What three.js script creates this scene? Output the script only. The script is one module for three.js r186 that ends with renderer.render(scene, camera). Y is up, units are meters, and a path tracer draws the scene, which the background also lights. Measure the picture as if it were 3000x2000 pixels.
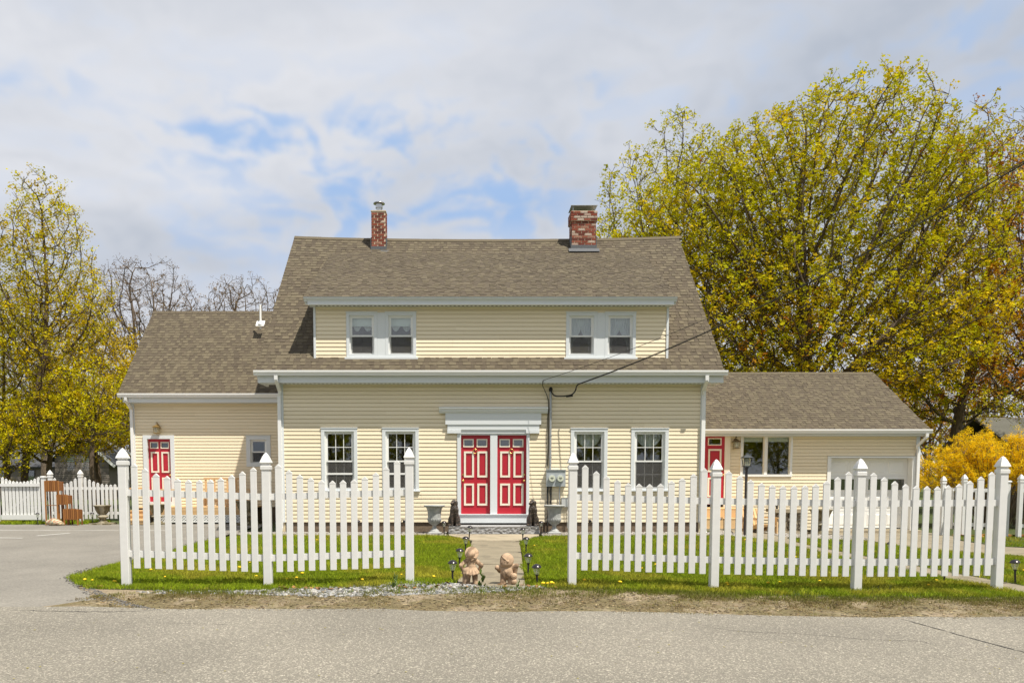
import * as THREE from 'three';
import { mergeGeometries, mergeVertices } from 'three/addons/utils/BufferGeometryUtils.js';
import { TessellateModifier } from 'three/addons/modifiers/TessellateModifier.js';

// ---------------------------------------------------------------- camera, sky, sun, exposure
const EXPOSURE = 1.75;
const scene = new THREE.Scene();
const camera = new THREE.PerspectiveCamera(2 * Math.atan(1564 / 2333) * 180 / Math.PI, 1024 / 682, 0.1, 3000);
camera.position.set(0, 1.5, 20.5);
camera.rotation.x = -Math.atan(0.0745);
camera.setViewOffset(4692, 3128, 966, 0, 3000, 2000);          // a shifted lens: the front of the house stays parallel to the picture
const renderer = new THREE.WebGLRenderer({ antialias: true });
renderer.setSize(1024, 682);
renderer.toneMapping = THREE.LinearToneMapping;
renderer.toneMappingExposure = EXPOSURE;
renderer.shadowMap.enabled = true;

// seeded random numbers and tiling value noise
function rng(seed) {
  let a = seed >>> 0;
  return () => { a = (a + 0x6d2b79f5) >>> 0; let t = Math.imul(a ^ (a >>> 15), 1 | a); t = (t + Math.imul(t ^ (t >>> 7), 61 | t)) ^ t; return ((t ^ (t >>> 14)) >>> 0) / 4294967296; };
}
const clamp = (v, a = 0, b = 1) => Math.min(b, Math.max(a, v));
const ss = (a, b, x) => { const t = clamp((x - a) / (b - a)); return t * t * (3 - 2 * t); };
const lerp = (a, b, t) => a + (b - a) * t;
function hash(x, y, s) { let h = Math.imul(x, 374761393) ^ Math.imul(y, 668265263) ^ Math.imul(s, 2147483647 - 19); h = Math.imul(h ^ (h >>> 13), 1274126177); return ((h ^ (h >>> 16)) >>> 0) / 4294967296; }
function vnoise(x, y, s = 0, p = 0) {
  let xi = Math.floor(x), yi = Math.floor(y); const fx = x - xi, fy = y - yi, u = fx * fx * (3 - 2 * fx), v = fy * fy * (3 - 2 * fy);
  const m = (k) => (p ? ((k % p) + p) % p : k);
  const a = hash(m(xi), m(yi), s), b = hash(m(xi + 1), m(yi), s), c = hash(m(xi), m(yi + 1), s), d = hash(m(xi + 1), m(yi + 1), s);
  return a + (b - a) * u + (c - a) * v + (a - b - c + d) * u * v;
}
function fbm(x, y, s = 0, oct = 4, p = 0) { let f = 0, a = 0.5, n = 0; for (let k = 0; k < oct; k++) { f += a * vnoise(x, y, s + k * 17, p); n += a; x *= 2; y *= 2; p *= 2; a *= 0.5; } return f / n; }

// the sky: bright broken cloud with a few blue gaps low over the house
{
  const W = 2048, H = 1024, data = new Float32Array(W * H * 4);
  // where the cloud deck thins: [azimuth slope, height slope, half width, half height, strength]
  const gaps = [[-0.30, 0.425, 0.05, 0.03, 0.7], [-0.17, 0.39, 0.09, 0.034, 1.0], [-0.05, 0.37, 0.10, 0.05, 1.25], [-0.40, 0.41, 0.07, 0.022, 0.45], [0.12, 0.47, 0.04, 0.022, 0.75], [0.07, 0.35, 0.04, 0.045, 0.7], [0.62, 0.51, 0.16, 0.06, 0.62], [-0.56, 0.47, 0.08, 0.02, 0.5], [-0.38, 0.27, 0.12, 0.04, 0.3], [-0.16, 0.30, 0.14, 0.03, 0.5], [0.35, 0.44, 0.1, 0.03, 0.35]];
  for (let j = 0; j < H; j++) {
    const el = ((j + 0.5) / H - 0.5) * Math.PI, dy = Math.sin(el), ce = Math.cos(el);
    if (el < -0.03) { for (let i = 0; i < W; i++) { const o = (j * W + i) * 4; data[o] = 0.70 / EXPOSURE; data[o + 1] = 0.73 / EXPOSURE; data[o + 2] = 0.80 / EXPOSURE; data[o + 3] = 1; } continue; }
    for (let i = 0; i < W; i++) {
      const az = ((i + 0.5) / W - 0.5) * 2 * Math.PI, dx = Math.cos(az) * ce, dz = Math.sin(az) * ce;
      const up = Math.max(dy, 0), q = 1 / (up + 0.16), px = dx * q, pz = dz * q;
      const wx = px + 0.5 * fbm(px * 1.7 + 3, pz * 1.7, 5, 3), wz = pz + 0.5 * fbm(px * 1.7, pz * 1.7 + 9, 6, 3);
      const big = fbm(wx * 0.9 + 20, wz * 1.5 + 11, 1, 4), fine = fbm(wx * 3.4 + 5, wz * 5.2 + 8, 2, 5), wisp = fbm(px * 9 + fine * 2, pz * 13, 3, 4);
      let gap = 0.42 * ss(0.60, 0.80, fbm(px * 0.8 + 41, pz * 1.1 + 7, 9, 4));
      if (dz < -0.3) { const a = dx / -dz, b = dy / -dz; for (const [ga, gb, sa, sb, k] of gaps) { const e = ((a - ga) / sa) ** 2 + ((b - gb) / sb) ** 2; if (e < 9) gap += k * Math.exp(-0.5 * e); } }
      const w1 = fbm(az * 9 + 31, el * 17, 33, 3) - 0.5, w2 = fbm(az * 9, el * 17 + 13, 35, 3) - 0.5;
      const n1 = fbm(az * 17 + 3 + w1 * 3.2, el * 40 + 5 + w2 * 3.2, 21, 5), n2 = fbm(az * 44 + 9 + w2 * 5, el * 92 + 2 + w1 * 5, 27, 4);
      const hole = ss(0.53, 0.84, n1 * 0.66 + n2 * 0.46 + 0.10 * clamp(gap));
      const blue = clamp(hole * clamp(gap * 1.0) * 0.78 + 0.12 * ss(0.45, 0.75, n1));
      const low = ss(0.62, 0.35, up) * ss(0.02, 0.2, up);
      const light = clamp(0.56 + (big - 0.5) * 1.15 + (fine - 0.5) * 0.45 + (wisp - 0.5) * 0.14 + low * (0.10 + (n1 - 0.5) * 0.5 + (n2 - 0.5) * 0.2));
      const haze = 1 - ss(0, 0.25, up);
      const cloud = [lerp(0.43, 0.76, light), lerp(0.485, 0.775, light), lerp(0.58, 0.82, light)];
      const air = [lerp(0.30, 0.52, haze), lerp(0.50, 0.66, haze), lerp(0.84, 0.88, haze)];
      const o = (j * W + i) * 4;
      for (let k = 0; k < 3; k++) data[o + k] = lerp(cloud[k], air[k], blue * 0.9) / EXPOSURE;
      data[o + 3] = 1;
    }
  }
  const sky = new THREE.DataTexture(data, W, H, THREE.RGBAFormat, THREE.FloatType);
  sky.mapping = THREE.EquirectangularReflectionMapping; sky.magFilter = sky.minFilter = THREE.LinearFilter; sky.wrapS = THREE.RepeatWrapping; sky.needsUpdate = true;
  scene.background = sky; scene.environment = sky;
}
const SUN = new THREE.Vector3(1.07, 2.84, 1.0).normalize();     // high over the right shoulder, read from the eave and meter-box shadows
const sun = new THREE.DirectionalLight(new THREE.Color(1, 0.94, 0.83), 3.85);
sun.position.copy(SUN).multiplyScalar(70); sun.castShadow = true; sun.shadow.mapSize.set(4096, 4096);
Object.assign(sun.shadow.camera, { left: -35, right: 35, top: 35, bottom: -35, near: 1, far: 160 });
scene.add(sun, sun.target);

// ---------------------------------------------------------------- helpers
const taken = new Map();
function numbered(name) { const n = taken.get(name) ?? 0; taken.set(name, n + 1); return n ? name + '_' + String(n).padStart(3, '0') : name; }
function lit(o) { o.traverse((m) => { if (m.isMesh) { m.castShadow = true; m.receiveShadow = true; } }); return o; }
function thing(name, label, category, [x, y, z] = [0, 0, 0], turn = 0, group) {
  const o = new THREE.Group(); o.name = numbered(name); o.position.set(x, y, z); o.rotation.y = turn; o.userData = { label, category };
  if (group) o.userData.group = group;
  scene.add(o); return o;
}
function one(name, label, category, geo, m, [x, y, z] = [0, 0, 0], turn = 0, group) {
  const o = new THREE.Mesh(geo, m); o.name = numbered(name); o.position.set(x, y, z); o.rotation.y = turn; o.userData = { label, category };
  if (group) o.userData.group = group;
  scene.add(lit(o)); return o;
}
function part(parent, name, geo, m, pos, rot) {
  const o = new THREE.Mesh(Array.isArray(geo) ? join(geo) : geo, m); o.name = name; o.castShadow = o.receiveShadow = true;
  if (pos) o.position.set(...pos); if (rot) o.rotation.set(...rot);
  parent.add(o); return o;
}
function structure(name, geo, m) { const o = new THREE.Mesh(geo, m); o.name = numbered(name); o.userData.kind = 'structure'; o.receiveShadow = true; o.castShadow = true; scene.add(o); return o; }
function copyOf(o, label, [x, y, z], turn = 0) { const c = o.clone(); c.name = numbered(o.name.replace(/_\d\d\d$/, '')); c.userData = { ...o.userData }; if (label) c.userData.label = label; c.position.set(x, y, z); c.rotation.y = turn; scene.add(c); return c; }
function join(list) {
  const keep = ['position', 'normal', 'uv'];
  return mergeGeometries(list.map((g0) => { let g = g0.index ? g0.toNonIndexed() : g0; for (const k of Object.keys(g.attributes)) if (!keep.includes(k)) g.deleteAttribute(k);
    if (!g.attributes.uv) g.setAttribute('uv', new THREE.BufferAttribute(new Float32Array(g.attributes.position.count * 2), 2)); return g; }));
}
// a box from corner to corner with uv in metres
function bx(x0, x1, y0, y1, z0, z1, sx = 1) {
  const w = x1 - x0, h = y1 - y0, d = z1 - z0, g = new THREE.BoxGeometry(w, h, d, sx, 1, 1), uv = g.attributes.uv, p = g.attributes.position, n = g.attributes.normal;
  for (let i = 0; i < uv.count; i++) {
    const ax = Math.abs(n.getX(i)), ay = Math.abs(n.getY(i)), X = p.getX(i) + (x0 + x1) / 2, Y = p.getY(i) + (y0 + y1) / 2, Z = p.getZ(i) + (z0 + z1) / 2;
    uv.setXY(i, ax > 0.5 ? Z : X, ay > 0.5 ? Z : Y);
  }
  return g.translate((x0 + x1) / 2, (y0 + y1) / 2, (z0 + z1) / 2);
}
function bc(w, h, d, x = 0, y = 0, z = 0) { return bx(x - w / 2, x + w / 2, y - h / 2, y + h / 2, z - d / 2, z + d / 2); }
// box with chamfered long edges along y (posts, slats): an extruded octagon
function chamfered(w, h, d, c = 0.006) {
  const s = new THREE.Shape(), a = w / 2, b = d / 2;
  s.moveTo(-a + c, -b); s.lineTo(a - c, -b); s.lineTo(a, -b + c); s.lineTo(a, b - c); s.lineTo(a - c, b); s.lineTo(-a + c, b); s.lineTo(-a, b - c); s.lineTo(-a, -b + c); s.closePath();
  return new THREE.ExtrudeGeometry(s, { depth: h, bevelEnabled: false }).rotateX(-Math.PI / 2);
}
function tube(points, r, seg = 24, rad = 7, closed = false) { return new THREE.TubeGeometry(new THREE.CatmullRomCurve3(points.map((p) => new THREE.Vector3(...p)), closed), seg, r, rad, closed); }
function cyl(r0, r1, h, x = 0, y = 0, z = 0, n = 16) { return new THREE.CylinderGeometry(r1, r0, h, n).translate(x, y + h / 2, z); }
function bar(a, b, w, d) {                                             // a straight square bar between two points
  const A = new THREE.Vector3(...a), B = new THREE.Vector3(...b), L = A.distanceTo(B), g = new THREE.BoxGeometry(w, L, d);
  return g.applyQuaternion(new THREE.Quaternion().setFromUnitVectors(new THREE.Vector3(0, 1, 0), B.clone().sub(A).normalize())).translate(...A.add(B).multiplyScalar(0.5).toArray());
}
function lathe(pts, n = 24) { return new THREE.LatheGeometry(pts.map(([r, y]) => new THREE.Vector2(r, y)), n); }
function squareLathe(pts) {                                            // profile swept round a square: half widths instead of radii
  const g = lathe(pts.map(([r, y]) => [r * Math.SQRT2, y]), 4).rotateY(Math.PI / 4).toNonIndexed(); g.computeVertexNormals(); return g;
}
function prism(profile, x0, x1) {                                      // profile of [z, y], swept along x
  const s = new THREE.Shape(profile.map(([z, y]) => new THREE.Vector2(z, y)));
  return new THREE.ExtrudeGeometry(s, { depth: x1 - x0, bevelEnabled: false }).rotateY(-Math.PI / 2).scale(-1, 1, 1).translate(x0, 0, 0);
}
function fixWinding(g) {                                               // after a mirror: swap two corners of every face and build the normals again
  const h = g.index ? g.toNonIndexed() : g, p = h.attributes.position.array, u = h.attributes.uv?.array;
  for (let i = 0; i < p.length; i += 9) for (let k = 0; k < 3; k++) [p[i + 3 + k], p[i + 6 + k]] = [p[i + 6 + k], p[i + 3 + k]];
  if (u) for (let i = 0; i < u.length; i += 6) for (let k = 0; k < 2; k++) [u[i + 2 + k], u[i + 4 + k]] = [u[i + 4 + k], u[i + 2 + k]];
  h.computeVertexNormals(); return h;
}
const sweepX = (profile, x0, x1) => fixWinding(prism(profile, x0, x1));

// a surface round a distance field (naive surface nets)
function meshField(f, lo, hi, cell) {
  const n = [0, 1, 2].map((k) => Math.ceil((hi[k] - lo[k]) / cell) + 1), [nx, ny, nz] = n, v = new Float32Array(nx * ny * nz), at = (i, j, k) => i + nx * (j + ny * k);
  for (let k = 0; k < nz; k++) for (let j = 0; j < ny; j++) for (let i = 0; i < nx; i++) v[at(i, j, k)] = f(lo[0] + i * cell, lo[1] + j * cell, lo[2] + k * cell);
  const id = new Int32Array(v.length).fill(-1), pos = [], ix = [];
  const E = [[0, 1], [2, 3], [4, 5], [6, 7], [0, 2], [1, 3], [4, 6], [5, 7], [0, 4], [1, 5], [2, 6], [3, 7]];
  for (let k = 0; k < nz - 1; k++) for (let j = 0; j < ny - 1; j++) for (let i = 0; i < nx - 1; i++) {
    const c = []; let m = 0; for (let q = 0; q < 8; q++) { c[q] = v[at(i + (q & 1), j + ((q >> 1) & 1), k + (q >> 2))]; if (c[q] < 0) m++; }
    if (m === 0 || m === 8) continue;
    let x = 0, y = 0, z = 0, s = 0;
    for (const [a, b] of E) if (c[a] < 0 !== c[b] < 0) { const t = c[a] / (c[a] - c[b]); x += lerp(a & 1, b & 1, t); y += lerp((a >> 1) & 1, (b >> 1) & 1, t); z += lerp(a >> 2, b >> 2, t); s++; }
    id[at(i, j, k)] = pos.length / 3; pos.push(lo[0] + (i + x / s) * cell, lo[1] + (j + y / s) * cell, lo[2] + (k + z / s) * cell);
  }
  const quad = (a, b, c, d, flip) => { if (a < 0 || b < 0 || c < 0 || d < 0) return; flip ? ix.push(a, c, b, a, d, c) : ix.push(a, b, c, a, c, d); };
  for (let k = 1; k < nz - 1; k++) for (let j = 1; j < ny - 1; j++) for (let i = 1; i < nx - 1; i++) {
    const s = v[at(i, j, k)] < 0;
    if (s !== v[at(i + 1, j, k)] < 0) quad(id[at(i, j - 1, k - 1)], id[at(i, j, k - 1)], id[at(i, j, k)], id[at(i, j - 1, k)], !s);
    if (s !== v[at(i, j + 1, k)] < 0) quad(id[at(i - 1, j, k - 1)], id[at(i, j, k - 1)], id[at(i, j, k)], id[at(i - 1, j, k)], s);
    if (s !== v[at(i, j, k + 1)] < 0) quad(id[at(i - 1, j - 1, k)], id[at(i, j - 1, k)], id[at(i, j, k)], id[at(i - 1, j, k)], !s);
  }
  const g = new THREE.BufferGeometry(); g.setAttribute('position', new THREE.Float32BufferAttribute(pos, 3)); g.setIndex(ix); g.computeVertexNormals();
  const uv = []; for (let i = 0; i < pos.length; i += 3) uv.push(pos[i] + pos[i + 2] * 0.6, pos[i + 1] + pos[i + 2] * 0.3);
  g.setAttribute('uv', new THREE.Float32BufferAttribute(uv, 2)); return g;
}
const smin = (a, b, k) => { const h = clamp(0.5 + 0.5 * (b - a) / k); return lerp(b, a, h) - k * h * (1 - h); };
const cap = (x, y, z, a, b, r0, r1) => { const bx_ = b[0] - a[0], by = b[1] - a[1], bz = b[2] - a[2], t = clamp(((x - a[0]) * bx_ + (y - a[1]) * by + (z - a[2]) * bz) / (bx_ * bx_ + by * by + bz * bz)); return Math.hypot(x - a[0] - bx_ * t, y - a[1] - by * t, z - a[2] - bz * t) - lerp(r0, r1, t); };
const ell = (x, y, z, c, r) => { const a = (x - c[0]) / r[0], b = (y - c[1]) / r[1], d = (z - c[2]) / r[2], k = Math.hypot(a, b, d); return (k - 1) * Math.min(...r); };

// ---------------------------------------------------------------- materials
const RGB = (r, g, b) => new THREE.Color().setRGB(r, g, b);
function tex(w, h, fn, srgb = false) {
  const d = new Uint8Array(w * h * 4);
  for (let j = 0; j < h; j++) for (let i = 0; i < w; i++) { const c = fn(i / w, j / h, i, j), o = (j * w + i) * 4; if (typeof c === 'number') d[o] = d[o + 1] = d[o + 2] = clamp(c) * 255; else for (let k = 0; k < 3; k++) d[o + k] = clamp(c[k]) * 255; d[o + 3] = 255; }
  const t = new THREE.DataTexture(d, w, h); t.wrapS = t.wrapT = THREE.RepeatWrapping; t.magFilter = THREE.LinearFilter; t.minFilter = THREE.LinearMipmapLinearFilter; t.generateMipmaps = true;
  if (srgb) t.colorSpace = THREE.SRGBColorSpace; t.needsUpdate = true; return t;
}
function every(t, mx, my = mx) { const c = t.clone(); c.repeat.set(1 / mx, 1 / my); c.needsUpdate = true; return c; }   // one tile per mx by my metres of uv
const toS = (v) => (v <= 0.0031308 ? 12.92 * v : 1.055 * v ** (1 / 2.4) - 0.055);
const S3 = (r, g, b) => [toS(r), toS(g), toS(b)];
const std = (color, roughness = 0.8, extra = {}) => new THREE.MeshStandardMaterial({ color, roughness, metalness: 0, ...extra });

const grainTex = tex(256, 256, (u, v) => 0.80 + 0.2 * fbm(u * 64, v * 64, 3, 2, 64) * 1.0);
const grainBump = tex(256, 256, (u, v) => fbm(u * 48, v * 48, 4, 3, 48));
// weathered asphalt: pale stones set in grey binder
const asphaltStones = (() => {
  const R = 2048, a = new Float32Array(R * R), hgt = new Float32Array(R * R), r = rng(5);
  for (let i = 0; i < R * R; i++) { a[i] = 0.30; hgt[i] = 0.25; }
  for (let n = 0; n < 260000; n++) {
    const cx = r() * R, cy = r() * R, rad = 0.9 + 1.7 * r() * r() + (r() < 0.02 ? 1.4 : 0), tone = 0.33 + 0.42 * r() + (r() < 0.05 ? 0.12 : 0) - (r() < 0.16 ? 0.2 : 0), st = 0.7 + 0.6 * r(), an = r() * 6.3, c = Math.cos(an), s = Math.sin(an);
    for (let y = Math.floor(cy - rad - 1); y <= cy + rad + 1; y++) for (let x = Math.floor(cx - rad - 1); x <= cx + rad + 1; x++) {
      const dx = x - cx, dy = y - cy, e = Math.hypot((dx * c + dy * s) * st, (-dx * s + dy * c) / st) / rad;
      if (e < 1) { const o = ((y + R) % R) * R + ((x + R) % R); a[o] = tone; hgt[o] = 0.5 + 0.5 * (1 - e * e); }
    }
  }
  return { R, a, hgt };
})();
const patchy = (() => { const R = 256, a = new Float32Array(R * R); for (let j = 0; j < R; j++) for (let i = 0; i < R; i++) a[j * R + i] = fbm(i / R * 6, j / R * 6, 8, 5, 6); return (i, j) => a[(j >> 3) * R + (i >> 3)]; })();
const asphaltMap = tex(2048, 2048, (u, v, i, j) => { const k = asphaltStones.a[j * 2048 + i], w = 0.80 + 0.40 * patchy(i, j), t = hash(i, j, 5); const g = k * w; return S3(g * (0.485 + 0.03 * t), g * 0.46, g * (0.395 - 0.02 * t)); }, true);
const asphaltBump = tex(2048, 2048, (u, v, i, j) => asphaltStones.hgt[j * 2048 + i]);
const roadMat = std(RGB(1.10, 1.09, 1.06), 0.95, { map: every(asphaltMap, 7.6), bumpMap: every(asphaltBump, 7.6), bumpScale: 0.005 });
const driveMap = tex(1024, 1024, (u, v) => { const f = fbm(u * 180, v * 180, 2, 2, 180), w = fbm(u * 5, v * 5, 6, 5, 5), k = 0.168 * (0.72 + 0.56 * f) * (0.82 + 0.36 * w); return S3(k * 1.06, k, k * 0.90); }, true);
const driveMat = std(RGB(1.12, 1.10, 1.05), 0.95, { map: every(driveMap, 3.1), bumpMap: every(grainBump, 0.35), bumpScale: 0.003 });
const dirtMap = tex(1024, 1024, (u, v) => { const f = fbm(u * 110, v * 110, 12, 3, 110), w = fbm(u * 7, v * 7, 16, 5, 7), d = fbm(u * 22, v * 22, 26, 3, 22), t = ss(0.42, 0.62, w); const k = 0.62 + 0.76 * f; return S3(lerp(0.255, 0.15, t) * k, lerp(0.20, 0.118, t) * k * (0.94 + 0.14 * d), lerp(0.13, 0.056, t) * k); }, true);
const dirtMat = std(RGB(1, 1, 1), 1, { map: every(dirtMap, 2.7), bumpMap: every(grainBump, 0.4), bumpScale: 0.012 });
const soilMap = tex(512, 512, (u, v) => { const f = fbm(u * 90, v * 90, 31, 3, 90), w = fbm(u * 5, v * 5, 33, 4, 5), k = 0.5 + f; return S3(lerp(0.05, 0.085, w) * k, lerp(0.085, 0.10, w) * k, lerp(0.012, 0.022, w) * k); }, true);
const lawnMat = std(RGB(1, 1, 1), 1, { map: every(soilMap, 2.3), bumpMap: every(grainBump, 0.2), bumpScale: 0.02 });
const concreteMap = tex(1024, 1024, (u, v) => { const f = fbm(u * 200, v * 200, 41, 2, 200), w = fbm(u * 4, v * 6, 43, 5, 4), s = ss(0.55, 0.75, fbm(u * 9, v * 9, 47, 4, 9)), k = (0.86 + 0.28 * f) * (0.78 + 0.44 * w) * (1 - 0.22 * s); return S3(0.228 * k, 0.193 * k, 0.132 * k); }, true);
const concreteMat = std(RGB(1, 1, 1), 0.93, { map: every(concreteMap, 2.4), bumpMap: every(grainBump, 0.5), bumpScale: 0.002 });
const apronMat = std(RGB(1.5, 1.5, 1.55), 0.93, { map: every(concreteMap, 2.4), bumpMap: every(grainBump, 0.5), bumpScale: 0.002 });
const graniteMap = tex(512, 512, (u, v) => { const k = 0.24 + 0.28 * (hash(Math.floor(u * 256), Math.floor(v * 256), 3) - 0.5) + 0.10 * fbm(u * 30, v * 30, 4, 3, 30); return S3(k, k, k * 1.01); }, true);
const graniteMat = std(RGB(1, 1, 1), 0.85, { map: every(graniteMap, 0.9) });
const clap = [RGB(0.82, 0.71, 0.515), RGB(0.84, 0.73, 0.535), RGB(0.80, 0.69, 0.495)].map((c) => std(c, 0.55));
const clapBack = std(RGB(0.70, 0.60, 0.40), 0.7);
const white = std(RGB(0.80, 0.80, 0.78), 0.45), trim = std(RGB(0.66, 0.69, 0.71), 0.5), vinylMap = tex(256, 256, (u, v) => 0.93 + 0.07 * fbm(u * 6, v * 40, 51, 4, 6));
const vinyl = std(RGB(0.71, 0.71, 0.695), 0.42, { map: every(vinylMap, 0.5, 2) });
const gutterMat = std(RGB(0.80, 0.80, 0.79), 0.35);
const red = std(RGB(0.43, 0.016, 0.032), 0.38), redDark = std(RGB(0.39, 0.014, 0.028), 0.4);
const cream = std(RGB(0.80, 0.74, 0.62), 0.45);
const brass = std(RGB(0.72, 0.50, 0.18), 0.28, { metalness: 1 }), steel = std(RGB(0.55, 0.56, 0.57), 0.32, { metalness: 1 }), galv = std(RGB(0.42, 0.44, 0.46), 0.5, { metalness: 0.7 });
const black = std(RGB(0.018, 0.017, 0.017), 0.45), rubber = std(RGB(0.014, 0.014, 0.015), 0.7), roomWall = std(RGB(0.20, 0.165, 0.13), 0.9);
const glass = new THREE.MeshPhysicalMaterial({ color: RGB(0.93, 0.96, 0.95), roughness: 0.02, transmission: 1, thickness: 0, ior: 1.9 });
const glassClear = new THREE.MeshPhysicalMaterial({ color: RGB(0.95, 0.96, 0.96), roughness: 0.05, transmission: 1, thickness: 0, ior: 1.45 });
const screenMat = std(RGB(0.09, 0.085, 0.08), 0.9, { transparent: true, opacity: 0.42 });
const lace = new THREE.MeshPhysicalMaterial({ color: RGB(0.74, 0.76, 0.76), roughness: 1, transmission: 0.45, thickness: 0, side: THREE.DoubleSide });
const shadeCloth = std(RGB(0.62, 0.66, 0.66), 0.9, { side: THREE.DoubleSide });
const woodMap = tex(512, 512, (u, v) => { const g = fbm(u * 5 + 0.4 * vnoise(u * 8, v * 2, 3, 8), v * 90, 61, 4, 5), k = 0.78 + 0.44 * g; return [k * 0.93, k * 0.93, k * 0.93]; });
const deckWood = [RGB(0.66, 0.44, 0.22), RGB(0.62, 0.40, 0.19), RGB(0.69, 0.47, 0.245)].map((c) => std(c, 0.75, { map: every(woodMap, 0.8) }));
const brownWood = [RGB(0.27, 0.105, 0.024), RGB(0.34, 0.14, 0.032), RGB(0.22, 0.082, 0.019)].map((c) => std(c, 0.6, { map: every(woodMap, 0.4) }));
const barkMap = tex(256, 512, (u, v) => { const f = fbm(u * 22, v * 7, 71, 5, 22), k = 0.4 + 1.2 * f; return S3(0.075 * k, 0.062 * k, 0.05 * k); }, true);
const barkMat = std(RGB(1, 1, 1), 1, { map: every(barkMap, 1), bumpMap: every(grainBump, 0.6), bumpScale: 0.03 });
const barkPale = std(RGB(1.9, 1.75, 1.6), 1, { map: every(barkMap, 1) });
const clayMap = tex(512, 512, (u, v) => { const f = fbm(u * 14, v * 14, 81, 5, 14), s = ss(0.46, 0.60, fbm(u * 6, v * 6, 85, 5, 6)) * 0.85, k = 0.78 + 0.44 * f; return S3(lerp(0.43, 0.20, s) * k, lerp(0.30, 0.132, s) * k, lerp(0.195, 0.082, s) * k); }, true);
const clayMat = std(RGB(1, 1, 1), 0.9, { map: every(clayMap, 0.42), bumpMap: every(grainBump, 0.12), bumpScale: 0.001 });
const bronzeMap = tex(256, 256, (u, v) => { const f = fbm(u * 20, v * 20, 91, 4, 20), k = ss(0.45, 0.75, f); return S3(lerp(0.022, 0.12, k), lerp(0.016, 0.085, k), lerp(0.012, 0.06, k)); }, true);
const dogMat = std(RGB(1, 1, 1), 0.34, { map: every(bronzeMap, 0.3), bumpMap: every(grainBump, 0.1), bumpScale: 0.004 });
const ironStone = tex(256, 256, (u, v) => { const f = fbm(u * 12, v * 12, 95, 5, 12), k = 0.7 + 0.6 * f; return S3(0.36 * k, 0.37 * k, 0.36 * k); }, true);
const urnMat = std(RGB(1, 1, 1), 0.75, { map: every(ironStone, 0.6), bumpMap: every(grainBump, 0.3), bumpScale: 0.003 });
const mossMap = tex(256, 256, (u, v) => { const f = fbm(u * 9, v * 9, 97, 5, 9), k = 0.55 + 0.9 * f, s = ss(0.45, 0.65, fbm(u * 5, v * 5, 99, 4, 5)); return S3(lerp(0.36, 0.15, s) * k, lerp(0.32, 0.125, s) * k, lerp(0.23, 0.065, s) * k); }, true);
const oldStone = std(RGB(1, 1, 1), 0.95, { map: every(mossMap, 0.7), bumpMap: every(grainBump, 0.25), bumpScale: 0.01 });
const lead = std(RGB(0.10, 0.105, 0.115), 0.7, { bumpMap: every(grainBump, 0.2), bumpScale: 0.006 }), mortar = std(RGB(0.62, 0.52, 0.38), 1);
const foundationMap = tex(256, 256, (u, v) => { const k = 0.6 + 0.8 * fbm(u * 40, v * 40, 103, 4, 40); return S3(0.17 * k, 0.125 * k, 0.085 * k); }, true);
const foundationMat = std(RGB(1, 1, 1), 0.95, { map: every(foundationMap, 1.2) });
const paintLine = std(RGB(0.55, 0.54, 0.50), 0.9), crackMat = std(RGB(0.045, 0.042, 0.04), 1);
// ---------------------------------------------------------------- the ground
const ground = (x, z) => -0.26 * ss(5.5, 10.5, x) * ss(8.5, 0.5, z) - 0.05 * ss(1.5, 4.5, x) * ss(4, 9, z) - 0.05 * ss(10.6, 11.7, z) + 0.05 * Math.exp(-(((x + 0.8) / 0.8) ** 2) - ((z - 9.9) / 0.35) ** 2);
function inPoly(p, x, z) { let c = false; for (let i = 0, j = p.length - 1; i < p.length; j = i++) if (p[i][1] > z !== p[j][1] > z && x < (p[j][0] - p[i][0]) * (z - p[i][1]) / (p[j][1] - p[i][1]) + p[i][0]) c = !c; return c; }
function ragged(poly, step, amp, seed) {                            // an outline with the uneven edge of earth and turf
  const out = [];
  poly.forEach(([x, z], i) => {
    const [x1, z1] = poly[(i + 1) % poly.length], L = Math.hypot(x1 - x, z1 - z), n = Math.max(1, Math.round(L / step)), nx = -(z1 - z) / L, nz = (x1 - x) / L;
    for (let k = 0; k < n; k++) { const t = k / n, px = lerp(x, x1, t), pz = lerp(z, z1, t), o = k ? (fbm(px * 2.2 + seed, pz * 2.2, seed, 3) - 0.5) * 2 * amp : 0; out.push([px + nx * o, pz + nz * o]); }
  });
  return out;
}
function sheetGeo(poly, off, edge = 0.7) {
  let g = new THREE.ShapeGeometry(new THREE.Shape(poly.map(([x, z]) => new THREE.Vector2(x, -z)))).rotateX(-Math.PI / 2);
  g.deleteAttribute('normal'); g.deleteAttribute('uv');
  g = mergeVertices(new TessellateModifier(edge, 24).modify(g), 1e-4);
  const p = g.attributes.position, uv = new Float32Array(p.count * 2);
  for (let i = 0; i < p.count; i++) { p.setY(i, ground(p.getX(i), p.getZ(i)) + off); uv[2 * i] = p.getX(i); uv[2 * i + 1] = -p.getZ(i); }
  g.setAttribute('uv', new THREE.BufferAttribute(uv, 2)); g.computeVertexNormals(); return g;
}
function slabGeo(poly, top, low = -0.12) {                          // a flat-topped slab with sides, from an outline
  const g = new THREE.ExtrudeGeometry(new THREE.Shape(poly.map(([x, z]) => new THREE.Vector2(x, -z))), { depth: top - low - 0.01, bevelEnabled: true, bevelThickness: 0.01, bevelSize: 0.008, bevelOffset: -0.008, bevelSegments: 1 }).rotateX(-Math.PI / 2).translate(0, low, 0);
  return g;
}
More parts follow.
